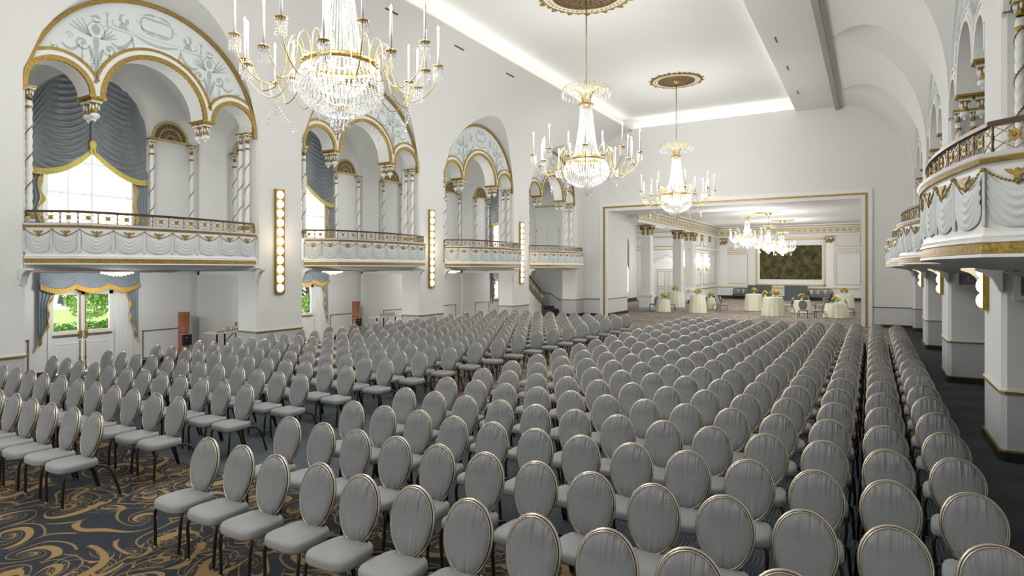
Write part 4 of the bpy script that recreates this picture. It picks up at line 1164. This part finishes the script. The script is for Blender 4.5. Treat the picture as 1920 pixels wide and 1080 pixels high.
# grey screens and settees
for i, (a, b2) in enumerate(((1402, 1447), (1471, 1514))):
    y = FY-1.25; xa, xb = X_at(a, y), X_at(b2, y)
    t = thing('grey_screen', ['dark grey rectangular screen left of the tapestry centre', 'dark grey rectangular screen below the middle of the tapestry'][i], 'screen', ((xa+xb)/2, y, 0), 0, 'grey screens')
    m_ = MB(); m_.box(-(xb-xa)/2, (xb-xa)/2, -.04, .04, .05, 1.22); obj('panel', m_, 'screen', t)
    m_ = MB(); m_.box(-(xb-xa)/2-.04, (xb-xa)/2+.04, -.06, .06, 1.22, 1.27); obj('cap', m_, 'bronze', t)
    m_ = MB(); m_.box(-(xb-xa)/2+.1, -(xb-xa)/2+.2, -.3, .3, 0, .05).box((xb-xa)/2-.2, (xb-xa)/2-.1, -.3, .3, 0, .05); obj('foot', m_, 'black', t)
for i, (a, b2) in enumerate(((1375, 1403), (1508, 1560))):
    y = FY-.5; xa, xb = X_at(a, y), X_at(b2, y); hw = (xb-xa)/2
    t = thing('cane_settee', ['dark openwork settee left of the first grey screen', 'dark openwork settee with grey back panels under the right end of the tapestry'][i], 'settee', ((xa+xb)/2, y, 0), 0, 'dark settees')
    m_ = MB(); m_.smooth = True; m_.tube([(-hw, 0, .3), (-hw, .1, .85), (-hw+.1, .1, .95), (hw-.1, .1, .95), (hw, .1, .85), (hw, 0, .3)], .035, 6); m_.tube([(-hw, .05, .5), (hw, .05, .5)], .025, 6); obj('back_frame', m_, 'bronze', t)
    n = max(3, int(2*hw/.42)); m_ = MB()
    for q in range(n): xx = -hw+2*hw*(q+.5)/n; m_.box(xx-.15, xx+.15, .04, .08, .52, .88)
    obj('back_panel', m_, pm('mauve_grey_cane', (.25, .235, .245), .7, noise=.2), t)
    m_ = MB(); m_.box(-hw, hw, -.45, .05, .36, .42); obj('seat', m_, 'black', t)
    for xx in (-hw+.05, hw-.05):
        for yy in (-.4, .0): m_ = MB(); m_.tube([(xx, yy, 0), (xx, yy, .38)], .025, 6); obj('leg', m_, 'bronze', t)

# ------------------------------------------------------------------ ceiling fixtures
def medallion(x, y, z, s, label, simple=False):
    t = thing('ceiling_medallion', label, 'medallion', (x, y, z), 0, 'gilt ceiling medallions'); t.scale = (s, s, 1)
    g = MB(); g.smooth = True; g.lathe([(.0, -.03), (.75, -.03), (.78, -.005)], seg=48); obj('grille', g, 'grille', t)
    r_ = MB(); r_.lathe([(.98, 0), (.98, -.04), (.76, -.045), (.76, -.02)], seg=64); obj('field', r_, 'tealish', t)
    r_ = MB(); r_.smooth = True
    for rr in (.77, .99): r_.tube([(rr*cos(2*pi*i/64), rr*sin(2*pi*i/64), -.045) for i in range(64)], .018, 6, closed=True)
    for i in range(48):
        a = 2*pi*i/48; r_.octa((.88*cos(a), .88*sin(a), -.05), .03, .012)
    for q in range(5):
        for i in range(12+q*5):
            a = 2*pi*i/(12+q*5)+q*.3; rr = .18+.12*q; r_.octa((rr*cos(a), rr*sin(a), -.045), .035, .015)
    obj('gilt_ring', r_, 'gold', t)
    l = MB()
    for i in range(32):
        a = 2*pi*i/32; c, s_ = cos(a), sin(a); big = .17 if i % 2 == 0 else .10
        pts = [(1.0, -.05), (1.0+big*.5, -.07), (1.0+big, -.02), (1.0+big*.8, .03), (1.0+big*.4, .07), (1.0, .05)]
        l.poly([(p*c-q*s_, p*s_+q*c, -.012) for p, q in pts], (0, 0, -.02))
    obj('eagle_border', l, 'gold', t)
    b_ = MB(); b_.smooth = True; b_.lathe([(.14, -.03), (.12, -.08), (.05, -.13), (.03, -.16)], seg=16); obj('ceiling_cup', b_, 'brass', t)
    return t
CY = [7.05, 16.85, 26.6]
medallion(CHX, CY[1], COFF, 1.35, 'round gilt ceiling medallion cut by the top of the picture'); medallion(CHX, CY[2], COFF, 1.02, 'round gilt eagle-bordered medallion above the farthest ballroom chandelier')
def bird_tube(mb, pts, r, seg=5): mb.tube(pts, r, seg)
def smooth_path(cp, n):
    """Catmull-Rom"""
    out = []; P = [cp[0]]+list(cp)+[cp[-1]]
    for i in range(1, len(P)-2):
        for j in range(n):
            t = j/n; out.append(tuple(.5*((2*P[i][k])+(-P[i-1][k]+P[i+1][k])*t+(2*P[i-1][k]-5*P[i][k]+4*P[i+1][k]-P[i+2][k])*t*t+(-P[i-1][k]+3*P[i][k]-3*P[i+1][k]+P[i+2][k])*t**3) for k in range(len(cp[0]))))
    out.append(tuple(cp[-1])); return out
def make_chandelier():
    """origin on the axis at the bowl ring (z=0 is world 5.93)"""
    t = thing('crystal_chandelier', 'x', 'chandelier', group='crystal chandeliers of the ballroom')
    c = MB()
    prof = smooth_path([(.17, 1.58), (.20, 1.2), (.26, .7), (.36, .08)], 8)
    nst = 34
    def strands(mb, prof, nst, step, br, off=0., sz=1.3):
        L_ = 0; ps = []
        d = [0]
        for a, b_ in zip(prof, prof[1:]): d.append(d[-1]+math.hypot(b_[0]-a[0], b_[1]-a[1]))
        n = int(d[-1]/step)
        for i in range(n+1):
            s_ = d[-1]*i/n; j = 0
            while j < len(d)-2 and d[j+1] < s_: j += 1
            u = (s_-d[j])/max(1e-9, d[j+1]-d[j]); ps.append((prof[j][0]+(prof[j+1][0]-prof[j][0])*u, prof[j][1]+(prof[j+1][1]-prof[j][1])*u))
        for k in range(nst):
            a = 2*pi*(k+off)/nst
            for r, z in ps: mb.octa((r*cos(a), r*sin(a), z), br, br*sz)
    strands(c, prof, nst, .036, .0145)
    obj('beaded_cone', c, 'crystal', t)
    b_ = MB()
    pb = smooth_path([(.56, -.04), (.64, -.2), (.68, -.36), (.62, -.55), (.46, -.70), (.24, -.80)], 8)
    strands(b_, pb, 56, .038, .016); obj('beaded_bowl', b_, 'crystal', t)
    b_ = MB(); pb = smooth_path([(.50, -.06), (.40, -.3), (.26, -.45)], 6); strands(b_, pb, 30, .05, .016); obj('inner_beads', b_, 'crystal', t)
    ts = MB(); strands(ts, [(.15, -.74), (.16, -.80), (.15, -1.0)], 16, .045, .018, 0, 1.6)
    ts.ball((0, 0, -1.06), .05, su=10, sv=6); strands(ts, [(.07, -.8), (.07, -1.05)], 8, .045, .018, 0, 1.6); obj('crystal_tassel', ts, 'crystal', t)
    rg = MB(); rg.smooth = True
    ng = MB(); ng.smooth = True
    for rg_, rr, z0, z1 in ((rg, .57, -.045, .045), (ng, .20, 1.56, 1.66)):
        rg_.lathe([(rr-.02, z0), (rr+.01, z0), (rr+.02, (z0+z1)/2), (rr+.01, z1), (rr-.02, z1), (rr-.02, z0)], seg=48)
    for k in range(24): a = 2*pi*k/24; rg.ball((.60*cos(a), .60*sin(a), 0), .018, su=6, sv=4)
    rg.tube([(.36*cos(2*pi*i/32), .36*sin(2*pi*i/32), .06) for i in range(32)], .014, 6, closed=True)
    rg.lathe([(.0, -.62), (.13, -.66), (.14, -.72), (.0, -.76)], seg=20)
    obj('brass_ring', rg, 'brass', t); obj('neck_ring', ng, 'brass', t)
    pl = MB(); pl.smooth = True; dr = MB()
    for k in range(28):
        a = 2*pi*k/28; q = smooth_path([(.12, 1.62), (.16, 1.9), (.34, 2.12), (.58, 2.18), (.70, 2.10), (.71, 2.02)], 4)
        pl.tube([(r*cos(a), r*sin(a), z) for r, z in q], .006, 4); dr.octa((.71*cos(a), .71*sin(a), 1.93), .035, .10); dr.octa((.5*cos(a+.1), .5*sin(a+.1), 2.02), .02, .07)
    obj('plume_wires', pl, 'brass', t); obj('plume_drops', dr, 'crystal', t)
    # lower small hanging crystals chains between the arms
    for k in range(9):
        ch = MB(); a = 2*pi*(k+.5)/9
        for i in range(15):
            u = i/14; aa = a-.3+.6*u; r = 1.1; z = -.62-.2*sin(pi*u); ch.octa((r*cos(aa), r*sin(aa), z), .010, .014)
        for i in range(4): ch.octa((1.1*cos(a), 1.1*sin(a), -.86-.045*i), .018+.008*(i == 2), .03)
        obj('crystal_chain', ch, 'crystal', t)
    def arm_parts(R, Z):
        am = MB(); am.smooth = True
        q = smooth_path([(.57, .0), (.60, .22), (.70, .33), (.80, .20), (.84, -.12), (.95, -.40), (1.15, -.50), (R-.18, -.36), (R-.03, -.12), (R, Z)], 5)
        am.tube([(r, 0, z) for r, z in q], .0085, 5)
        pan = MB(); pan.smooth = True; pan.lathe([(.015, -.02), (.085, .0), (.092, .012), (.06, .018), (.035, .04), (.02, .05), (.0, .05)], (R, 0, Z), 14)
        cr = MB()
        for k in range(14):
            a = 2*pi*k/14
            for i in range(5): cr.octa((R+.080*cos(a), .080*sin(a), Z-.03-.047*i), .010, .024)
            cr.octa((R+.05*cos(a), .05*sin(a), Z-.05), .009, .03)
        ca = MB(); ca.smooth = True; ca.tube([(R, 0, Z+.04), (R, 0, Z+.60)], .017, 8)
        bu = MB(); bu.smooth = True; bu.lathe([(.006, .60), (.02, .625), (.018, .655), (.0, .70)], (R, 0, Z), 8)
        return [am.mesh('arm', ['brass']), pan.mesh('drip_pan', ['brass']), cr.mesh('crystal_fringe', ['crystal']), ca.mesh('candle', ['candle']), bu.mesh('bulb', ['bulb'])]
    A1, A2 = arm_parts(1.58, .12), arm_parts(1.38, -.13)
    for k in range(18):
        A = A1 if k % 2 == 0 else A2
        o = obj('candle_arm', A[0], None, t, rz=2*pi*k/18+.12)
        for n_, me in zip(('drip_pan', 'crystal_fringe', 'candle', 'bulb'), A[1:]): obj(n_, me, None, o)
    return t
def rod(t, z1):
    r_ = MB(); r_.smooth = True; r_.tube([(0, 0, 1.6), (0, 0, z1)], .018, 8); r_.lathe([(.018, 1.9), (.04, 1.95), (.018, 2.0)], seg=10); obj('hanging_rod', r_, 'brass', t)
ch0 = make_chandelier(); ZCH = 5.93
spots = [((CHX, CY[0], ZCH), 1, 'huge nearest crystal chandelier with tall candles, cut by the top of the picture', 0),
         ((CHX, CY[1], ZCH), 1, 'middle ballroom chandelier hanging in front of the fourth left balcony', .1),
         ((CHX, CY[2], ZCH), 1, 'third ballroom chandelier hanging in front of the wide opening', .2),
         ((-6.05, 36.4, 4.45), .60, 'first small chandelier beyond the opening, left of the tapestry', 0),
         ((-6.05, 44.6, 4.35), .60, 'small chandelier hanging before the left part of the tapestry', .1),
         ((-6.05, 52.2, 4.35), .60, 'farthest small chandelier hanging before the middle of the tapestry', .2)]
for i, (l, s, lab, rz) in enumerate(spots):
    if i == 0: o = ch0; o.location = l; o['label'] = lab
    else: o = dup(ch0, l, rz, lab, s)
for o in [o for o in COL.objects if o.name.split('.')[0] == 'crystal_chandelier']:
    top = COFF if o.location.y < YE else FZ
    rod(o, (top-.05-o.location.z)/o.scale[0])
for i, (l, s, lab, rz) in enumerate(spots):
    e = 1.0 if i < 3 else .8
    point('bowl_light', (l[0], l[1], l[2]-.25*s), 42*e, .22*s); point('cone_light', (l[0], l[1], l[2]+.75*s), 12*e, .12*s)
    nl = 4 if i < 3 else 2
    for q in range(nl):
        a = 2*pi*q/nl+.6; point('candle_light', (l[0]+1.3*s*cos(a), l[1]+1.3*s*sin(a), l[2]+(.78*s if i < 3 else -.25)), CAND*e/nl, .35)
for q in range(4):      # lights added for the row's unbuilt next chandelier, brightening chair fronts from behind camera
    a = 2*pi*q/4+.6; point('candle_light', (CHX+1.3*cos(a), -2.75+1.3*sin(a), ZCH+.78), CAND*1.25/4, .35)
for i, y in enumerate((44.6, 52.2)):
    t = thing('ceiling_rose', ['brass disc on the far ceiling above the second small chandelier', 'brass disc on the far ceiling above the farthest small chandelier'][i], 'ceiling rose', (-6.05, y, FZ))
    m_ = MB(); m_.smooth = True; m_.lathe([(.0, -.03), (.85, -.03), (.9, 0)], seg=32); obj('disc', m_, 'goldp', t); m_ = MB(); m_.smooth = True; m_.lathe([(.25, -.03), (.18, -.12), (.05, -.22)], seg=16); obj('cup', m_, 'brass', t)
# slot diffusers
for i, (x, y) in enumerate([(-12.1+.0, y) for y in (10.1, 13.6, 17.0, 20.4)]+[(-2.75, y) for y in (11.2, 14.9, 18.6, 22.0, 25.3, 29)]):
    if y in (11.2, 14.9, 18.6): continue
    t = MB(); zz = CEIL if x > -10 else 10.19; t.box(x-.022, x+.022, y-.27, y+.27, zz-.012, zz+.03)
    obj('ceiling_slot', t, 'black', category='air slot', group='black ceiling slots', label=f'thin black slot in the ceiling, {["first","second","third","fourth"][i%4]} along the {"window" if x<-10 else "pillar"} side')
for k in range(3):
    t = thing('crystal_ceiling_light', f'flush crystal ceiling light under the {BAYW[k]} gallery', 'ceiling light', (XL-1.4, BAYS[k]-.2, 2.6), 0, 'flush crystal lights under the gallery')
    c = MB()
    for r in (.10, .18, .26, .33):
        for i in range(int(r*90)):
            a = 2*pi*i/int(r*90); c.octa((r*cos(a), r*sin(a), -.03-(.34-r)*.25), .02, .035)
    obj('crystals', c, 'crystal', t)
    p = MB(); p.lathe([(0, 0), (.3, 0), (.3, -.02), (0, -.02)], seg=20); obj('plate', p, 'brass', t)
    p = MB(); p.ball((0, 0, -.05), .1, .1, .03); obj('bulb', p, 'bulb', t)
    point('gallery_glow', (XL-1.4, BAYS[k]-.2, 2.25), 70, .25)
    point('upper_gallery_glow', (XL-1.6, BAYS[k], 5.6), 26, .3)
point('upper_gallery_glow', (XL-1.6, BAYS[3], 5.4), 35, .3); point('gallery_glow', (XL-1.4, BAYS[3]-.2, 2.3), 45, .15)

# ------------------------------------------------------------------ speakers, side tables, glasses
for i, (y) in enumerate((10.35, 17.15)):
    t = thing('column_speaker', ['copper-brown column loudspeaker beside the serving table near the garden doors', 'copper-brown column loudspeaker beside the second bay\'s serving table'][i], 'loudspeaker', (XL-2.75, y, 0), 0, 'brown column loudspeakers')
    m_ = MB(); m_.mat(0, True).lathe([(.15, 0), (.15, 1.42), (.0, 1.42)], seg=24); obj('cabinet', m_, 'speak', t)
    m_ = MB(); m_.lathe([(.153, .84), (.153, .855)], seg=24); obj('joint', m_, 'black', t)
    m_ = MB(); m_.box(.10, .17, -.13, .13, .48, .78); obj('control_panel', m_, 'black', t)
    m_ = MB(); m_.ball((.175, -.03, .7), .015); obj('indicator', m_, 'white', t)
    T = thing('serving_table', ['narrow white-topped serving table behind the first lit pillar', 'narrow white-topped serving table behind the second lit pillar'][i], 'table', (XL-2.3, y+1.35, 0), 0, 'serving tables under the gallery')
    m_ = MB(); m_.box(-.3, .3, -.85, .95, .77, .80); obj('table_top', m_, 'white', T)
    for yy in (-.5, .6):
        m_ = MB(); m_.box(-.2, -.17, yy-.02, yy+.02, 0, .77).box(.17, .2, yy-.02, yy+.02, 0, .77).box(-.2, .2, yy-.02, yy+.02, .74, .77); m_.tube([(.18, yy, .5), (.18, yy+.3, .76)], .012, 5); obj('leg', m_, 'black', T)
    q = MB(); q.smooth = True; q.lathe([(.025, 0), (.032, .02), (.035, .12), (.033, .12), (.028, .02), (.0, .01)], seg=10); qm = q.mesh('water_glass', ['crystal'])
    for a in range(2):
        for b_ in range(9):
            obj('water_glass', qm, None, loc=(XL-2.4+a*.1, y+1.0+b_*.085, .80), category='glass', group=f'water glasses on the {["first","second"][i]} serving table',
                label=f'clear tumbler, {["1st","2nd","3rd","4th","5th","6th","7th","8th","9th"][b_]} from the speaker in the {["wall","room"][a]}-side row on the {["first","second"][i]} serving table')
    for b_, yy in enumerate((.72, .85)):
        if i == 1: continue
        m_ = MB(); m_.smooth = True; m_.lathe([(.02, 0), (.05, .01), (.06, .06), (.05, .065)], seg=12); obj('brass_dish', m_, 'brass', loc=(XL-2.2, y+yy, .80), category='dish', group='brass dishes', label=['small brass dish at the speaker end of the first serving table', 'small brass dish beside the tumblers on the first serving table'][b_])

# ------------------------------------------------------------------ chairs
def chair_meshes():
    seat = MB(); seat.smooth = True; n = 28
    def so(i, g, z):
        a = 2*pi*i/n; ca, sa = cos(a), sin(a); e = .55
        x = abs(ca)**e*(1 if ca > 0 else -1); y = abs(sa)**e*(1 if sa > 0 else -1)
        hw = .232-.035*(y+1)/2
        return (x*(hw-g), -.01+y*(.222-g), z)
    lv = [(.03, .385), (.004, .392), (0, .41), (0, .445), (.008, .462), (.03, .474), (.09, .482), (.2, .484)]
    vs = [so(i, g, z) for g, z in lv for i in range(n)]
    fs = [(j*n+i, j*n+(i+1) % n, (j+1)*n+(i+1) % n, (j+1)*n+i) for j in range(len(lv)-1) for i in range(n)]
    fs += [tuple(reversed(range(n))), tuple((len(lv)-1)*n+i for i in range(n))]
    seat.add(vs, fs)
    TI = R_(13); zc, yc_, A, B = .708, .186, .205, .262
    def bp(a, k, o):    # angle, scale factor inset, offset along normal
        x = (A-k)*sin(a)*(1+.07*cos(a)); h = (B-k)*cos(a)
        return (x, yc_+h*sin(TI)+o*cos(TI), zc+h*cos(TI)-o*sin(TI))
    back = MB(); back.smooth = True; n = 32
    lv = [(.19, -.040), (.12, -.038), (.05, -.030), (.018, -.018), (.010, 0), (.018, .016), (.05, .024), (.12, .028), (.19, .029)]
    vs = [bp(2*pi*i/n, min(k, .19), o+(.006*sin(9*2*pi*i/n)*(1 if abs(cos(2*pi*i/n)) > .7 else 0) if .02 < k < .1 else 0)) for k, o in lv for i in range(n)]
    fs = [(j*n+i, (j+1)*n+i, (j+1)*n+(i+1) % n, j*n+(i+1) % n) for j in range(len(lv)-1) for i in range(n)]
    fs += [tuple(range(n)), tuple((len(lv)-1)*n+i for i in reversed(range(n)))]
    back.add(vs, fs)
    fr = MB(); fr.smooth = True
    fr.tube([bp(2*pi*i/36, 0, .004) for i in range(36)], .0115, 6, closed=True)
    fr.tube([bp(2*pi*i/36, .012, .022) for i in range(36)], .006, 5, closed=True)
    fr.tube([bp(2*pi*i/36, .012, -.014) for i in range(36)], .006, 5, closed=True)
    legs = []
    for s in (-1, 1):
        m_ = MB(); m_.mat(0, True)
        m_.tube(smooth_path([(s*.15, -.14, .39), (s*.195, -.165, .375), (s*.207, -.182, .31), (s*.195, -.186, .16), (s*.188, -.190, .015)], 4), .0155, 6)
        m_.mat(1).tube([(s*.188, -.19, .02), (s*.188, -.19, 0)], .0145, 6); legs.append(m_)
    for s in (-1, 1):
        m_ = MB(); m_.mat(0, True)
        m_.tube(smooth_path([(s*.15, .10, .39), (s*.19, .20, .385), (s*.225, .27, .34), (s*.238, .33, .2), (s*.246, .385, .015)], 4), .0155, 6)
        m_.mat(1).tube([(s*.246, .385, .02), (s*.246, .387, 0)], .0145, 6); legs.append(m_)
    sup = MB(); sup.mat(0, True)
    for s in (-1, 1): sup.tube([(s*.15, .08, .385), (s*.13, .15, .42), (s*.11, .155, .52)], .012, 6)
    sup.tube([(0, -.16, .382), (0, .15, .382)], .01, 5); sup.tube([(-.19, -.15, .382), (.19, -.15, .382)], .01, 5); sup.tube([(-.17, .14, .382), (.17, .14, .382)], .01, 5)
    return [('seat', seat, ['chairf']), ('backrest', back, ['chairb']), ('back_frame', fr, ['rim']), ('leg', legs[0], ['leg', 'chrome']), ('leg', legs[1], ['leg', 'chrome']), ('leg', legs[2], ['leg', 'chrome']), ('leg', legs[3], ['leg', 'chrome']), ('seat_support', sup, ['leg'])]
CMB = chair_meshes()
CME = [(n_, m_.mesh(n_, mt)) for n_, m_, mt in CMB]
def ordn(i): i += 1; return f'{i}{"th" if 10 <= i % 100 <= 20 else {1: "st", 2: "nd", 3: "rd"}.get(i % 10, "th")}'
def proj(x, y, z):
    c, s = cos(R_(YAW)), sin(R_(YAW)); d = -x*s+y*c; r = x*c+y*s
    return (960+F_PX*r/d, HOR-F_PX*(z-EYE)/d, d) if d > .2 else None
chairs = []
for blk, xs in (('right', [-5.70+.53*i for i in range(13)]), ('left', [-7.86-.53*i for i in range(12)])):
    for r in range(19):
        for c_, x in enumerate(xs):
            y = 3.47+1.0*r
            p = proj(x, y+.25, .95)
            if not p or p[0] < -60 or p[0] > 1980 or p[1] > 1110: continue
            chairs.append((p[2], blk, r, c_, x+random.uniform(-.006, .006), y+random.uniform(-.02, .02), random.uniform(-.016, .016)))
chairs.sort()
ch_root = None
for d, blk, r, c_, x, y, rz in chairs[:300]:
    lab = f'grey oval-back banquet chair, {ordn(c_)} from the central aisle in the {ordn(r)} row, {blk} block'
    if ch_root is None:
        ch_root = thing('banquet_chair', lab, 'chair', (x, y, 0), rz, 'rows of grey oval-back banquet chairs')
        for n_, me in CME: obj(n_, me, None, ch_root)
    else: dup(ch_root, (x, y, 0), rz, lab)
far = MB()
mat_ix = {'chairf': 0, 'rim': 1, 'leg': 2, 'chrome': 3, 'chairb': 4}
for d, blk, r, c_, x, y, rz in chairs[300:]:
    cz, sz_ = cos(rz), sin(rz)
    for n_, m_, mt in CMB:
        b0 = len(far.v); far.v.extend([(x+cz*a-sz_*b_, y+sz_*a+cz*b_, z) for a, b_, z in m_.v])
        far.f.extend([tuple(i+b0 for i in f) for f in m_.f]); far.m.extend([mat_ix[mt[k]] for k in m_.m]); far.sm.extend(m_.sm)
obj('distant_banquet_chairs', far, ['chairf', 'rim', 'leg', 'chrome', 'chairb'], kind='stuff', category='chairs', label='the distant rows of small grey oval-back banquet chairs before the wide opening')

# ------------------------------------------------------------------ far-room tables, flowers, chairs
def ground_at(px, py):
    d = F_PX*EYE/(py-HOR); r = (px-960)/F_PX*d; c, s = cos(R_(YAW)), sin(R_(YAW)); return r*c-d*s, r*s+d*c
def cloth_table(x, y, R, H, label, grp):
    t = thing('draped_table', label, 'table', (x, y, 0), 0, grp)
    m_ = MB(); m_.smooth = True; nn = 64; k = 13
    def cl_(u, v):
        a = 2*pi*u; r = R*(1+.16*v)+.05*R*v*cos(k*a)+.02*v*cos(7*a+1); return (r*cos(a), r*sin(a), H-(H-.015)*v)
    m_.grid(cl_, 78, 8, True); m_.smooth = False
    m_.add([(R*cos(2*pi*i/78), R*sin(2*pi*i/78), H) for i in range(78)], [tuple(range(78))])
    obj('tablecloth', m_, 'cloth', t)
    m_ = MB(); m_.box(-.04, .04, -.04, .04, 0, H-.04).box(-.3, .3, -.04, .04, 0, .04); obj('pedestal', m_, 'black', t)
    return t
def flowers(x, y, z, s, label, mats=('yel', 'leaf')):
    t = thing('flower_vase', label, 'flowers', (x, y, z), 0, 'flower arrangements in the far room')
    m_ = MB(); m_.smooth = True; m_.lathe([(.0, 0), (.05, 0), (.06, .02), (.075, .14), (.07, .15), (.0, .13)], seg=14)
    v = obj('vase', m_, 'white', t)
    m_ = MB(); m_.smooth = True
    for i in range(26):
        a = random.uniform(0, 2*pi); r = s*.17*sqrt(random.random()); m_.ball((r*cos(a), r*sin(a), .17+s*.18*(1-(r/(s*.2))**2)+random.uniform(-.02, .02)), .04, .04, .032, 7, 5)
    obj('blooms', m_, mats[0], t)
    m_ = MB(); leafy(m_, (0, 0, .2), .17*s, 60, .05, .6); obj('leaves', m_, mats[1], t)
def far_chair(x, y, rz, label):
    dup(ch_root, (x, y, 0), rz, label)['group'] = 'chairs round the far-room tables'
TB = [  # px left,right, ground y, height, flower px, kind words, mats
 (1231, 1257, 586, .76, 'low cream-clothed table left beside the first tall column', 'yel'),
 (1250, 1283, 577.5, 1.07, 'high cream-clothed table before the tall white column', 'yel'),
 (1293, 1324, 588, 1.07, 'high cream-clothed table standing left of centre, in front', 'yel'),
 (1325, 1342, 581, .76, 'small low cream-clothed table just right of the left high table', 'yel'),
 (1397, 1430, 584, 1.07, 'high cream-clothed table before the first grey screen', 'yel'),
 (1430, 1469, 594, 1.07, 'nearest high cream-clothed table with three flower pots', 'ora'),
 (1486, 1520, 588, .76, 'low cream-clothed table before the second grey screen', 'yel'),
 (1547, 1588, 597, .76, 'nearest low cream-clothed table at right, chairs around it', 'yel'),
 (1566, 1600, 586, 1.07, 'tall cream-clothed table at the right jamb with orange flowers', 'ora')]
for i, (a, b2, gy, H, lab, fm_) in enumerate(TB):
    x, y = ground_at((a+b2)/2, gy-1.5); d = F_PX*EYE/(gy-1.5-HOR); Rr = (b2-a)/2*d/F_PX/1.13
    cloth_table(x, y, Rr, H, lab, 'cream-clothed tables in the far room')
    fl_ = f'{"orange" if fm_=="ora" else "yellow"} flowers in a white pot on the {lab.split(" table")[0]} table' + [' by the column', ' behind', ' left of centre', ' at its right', ' by the first screen', ' nearest', ' by the second screen', ' at right', ' at the jamb'][i]
    flowers(x, y, H, 1.25, fl_[:110], (fm_, 'leaf'))
    if i == 5:
        flowers(x-.42, y+.1, H, .9, 'small yellow flowers at the left side of the nearest high table', ('yel', 'leaf')); flowers(x+.15, y+.5, H, 1.1, 'taller yellow flowers at the back of the nearest high table', ('yel', 'leaf'))
FC = [(1226, 583, -1.9, 'taupe chair left of the low table by the first tall column'), (1260, 583, 1.9, 'taupe chair right of the low table by the first tall column'),
      (1217, 579, -1.4, 'grey chair half hidden behind the chair left of the low column table'), (1349, 582, 1.2, 'taupe chair right of the small low table, its back to the far wall'),
      (1357, 584, 2.0, 'taupe chair nearest the gap between the left tables and the first screen'), (1480, 586, -1.7, 'grey chair left of the low table before the second screen'),
      (1506, 596, pi, 'dark chair seen from behind before the second grey screen'), (1523, 584, 1.6, 'grey chair right of the low table before the second screen'),
      (1536, 597, -1.7, 'mauve chair left of the nearest low table'), (1545, 586, -2.6, 'dark chair behind the nearest low table, left side'), (1594, 593, 1.8, 'grey chair right of the nearest low table')]
for px, gy, rz, lab in FC:
    x, y = ground_at(px, gy); far_chair(x, y, rz, lab)
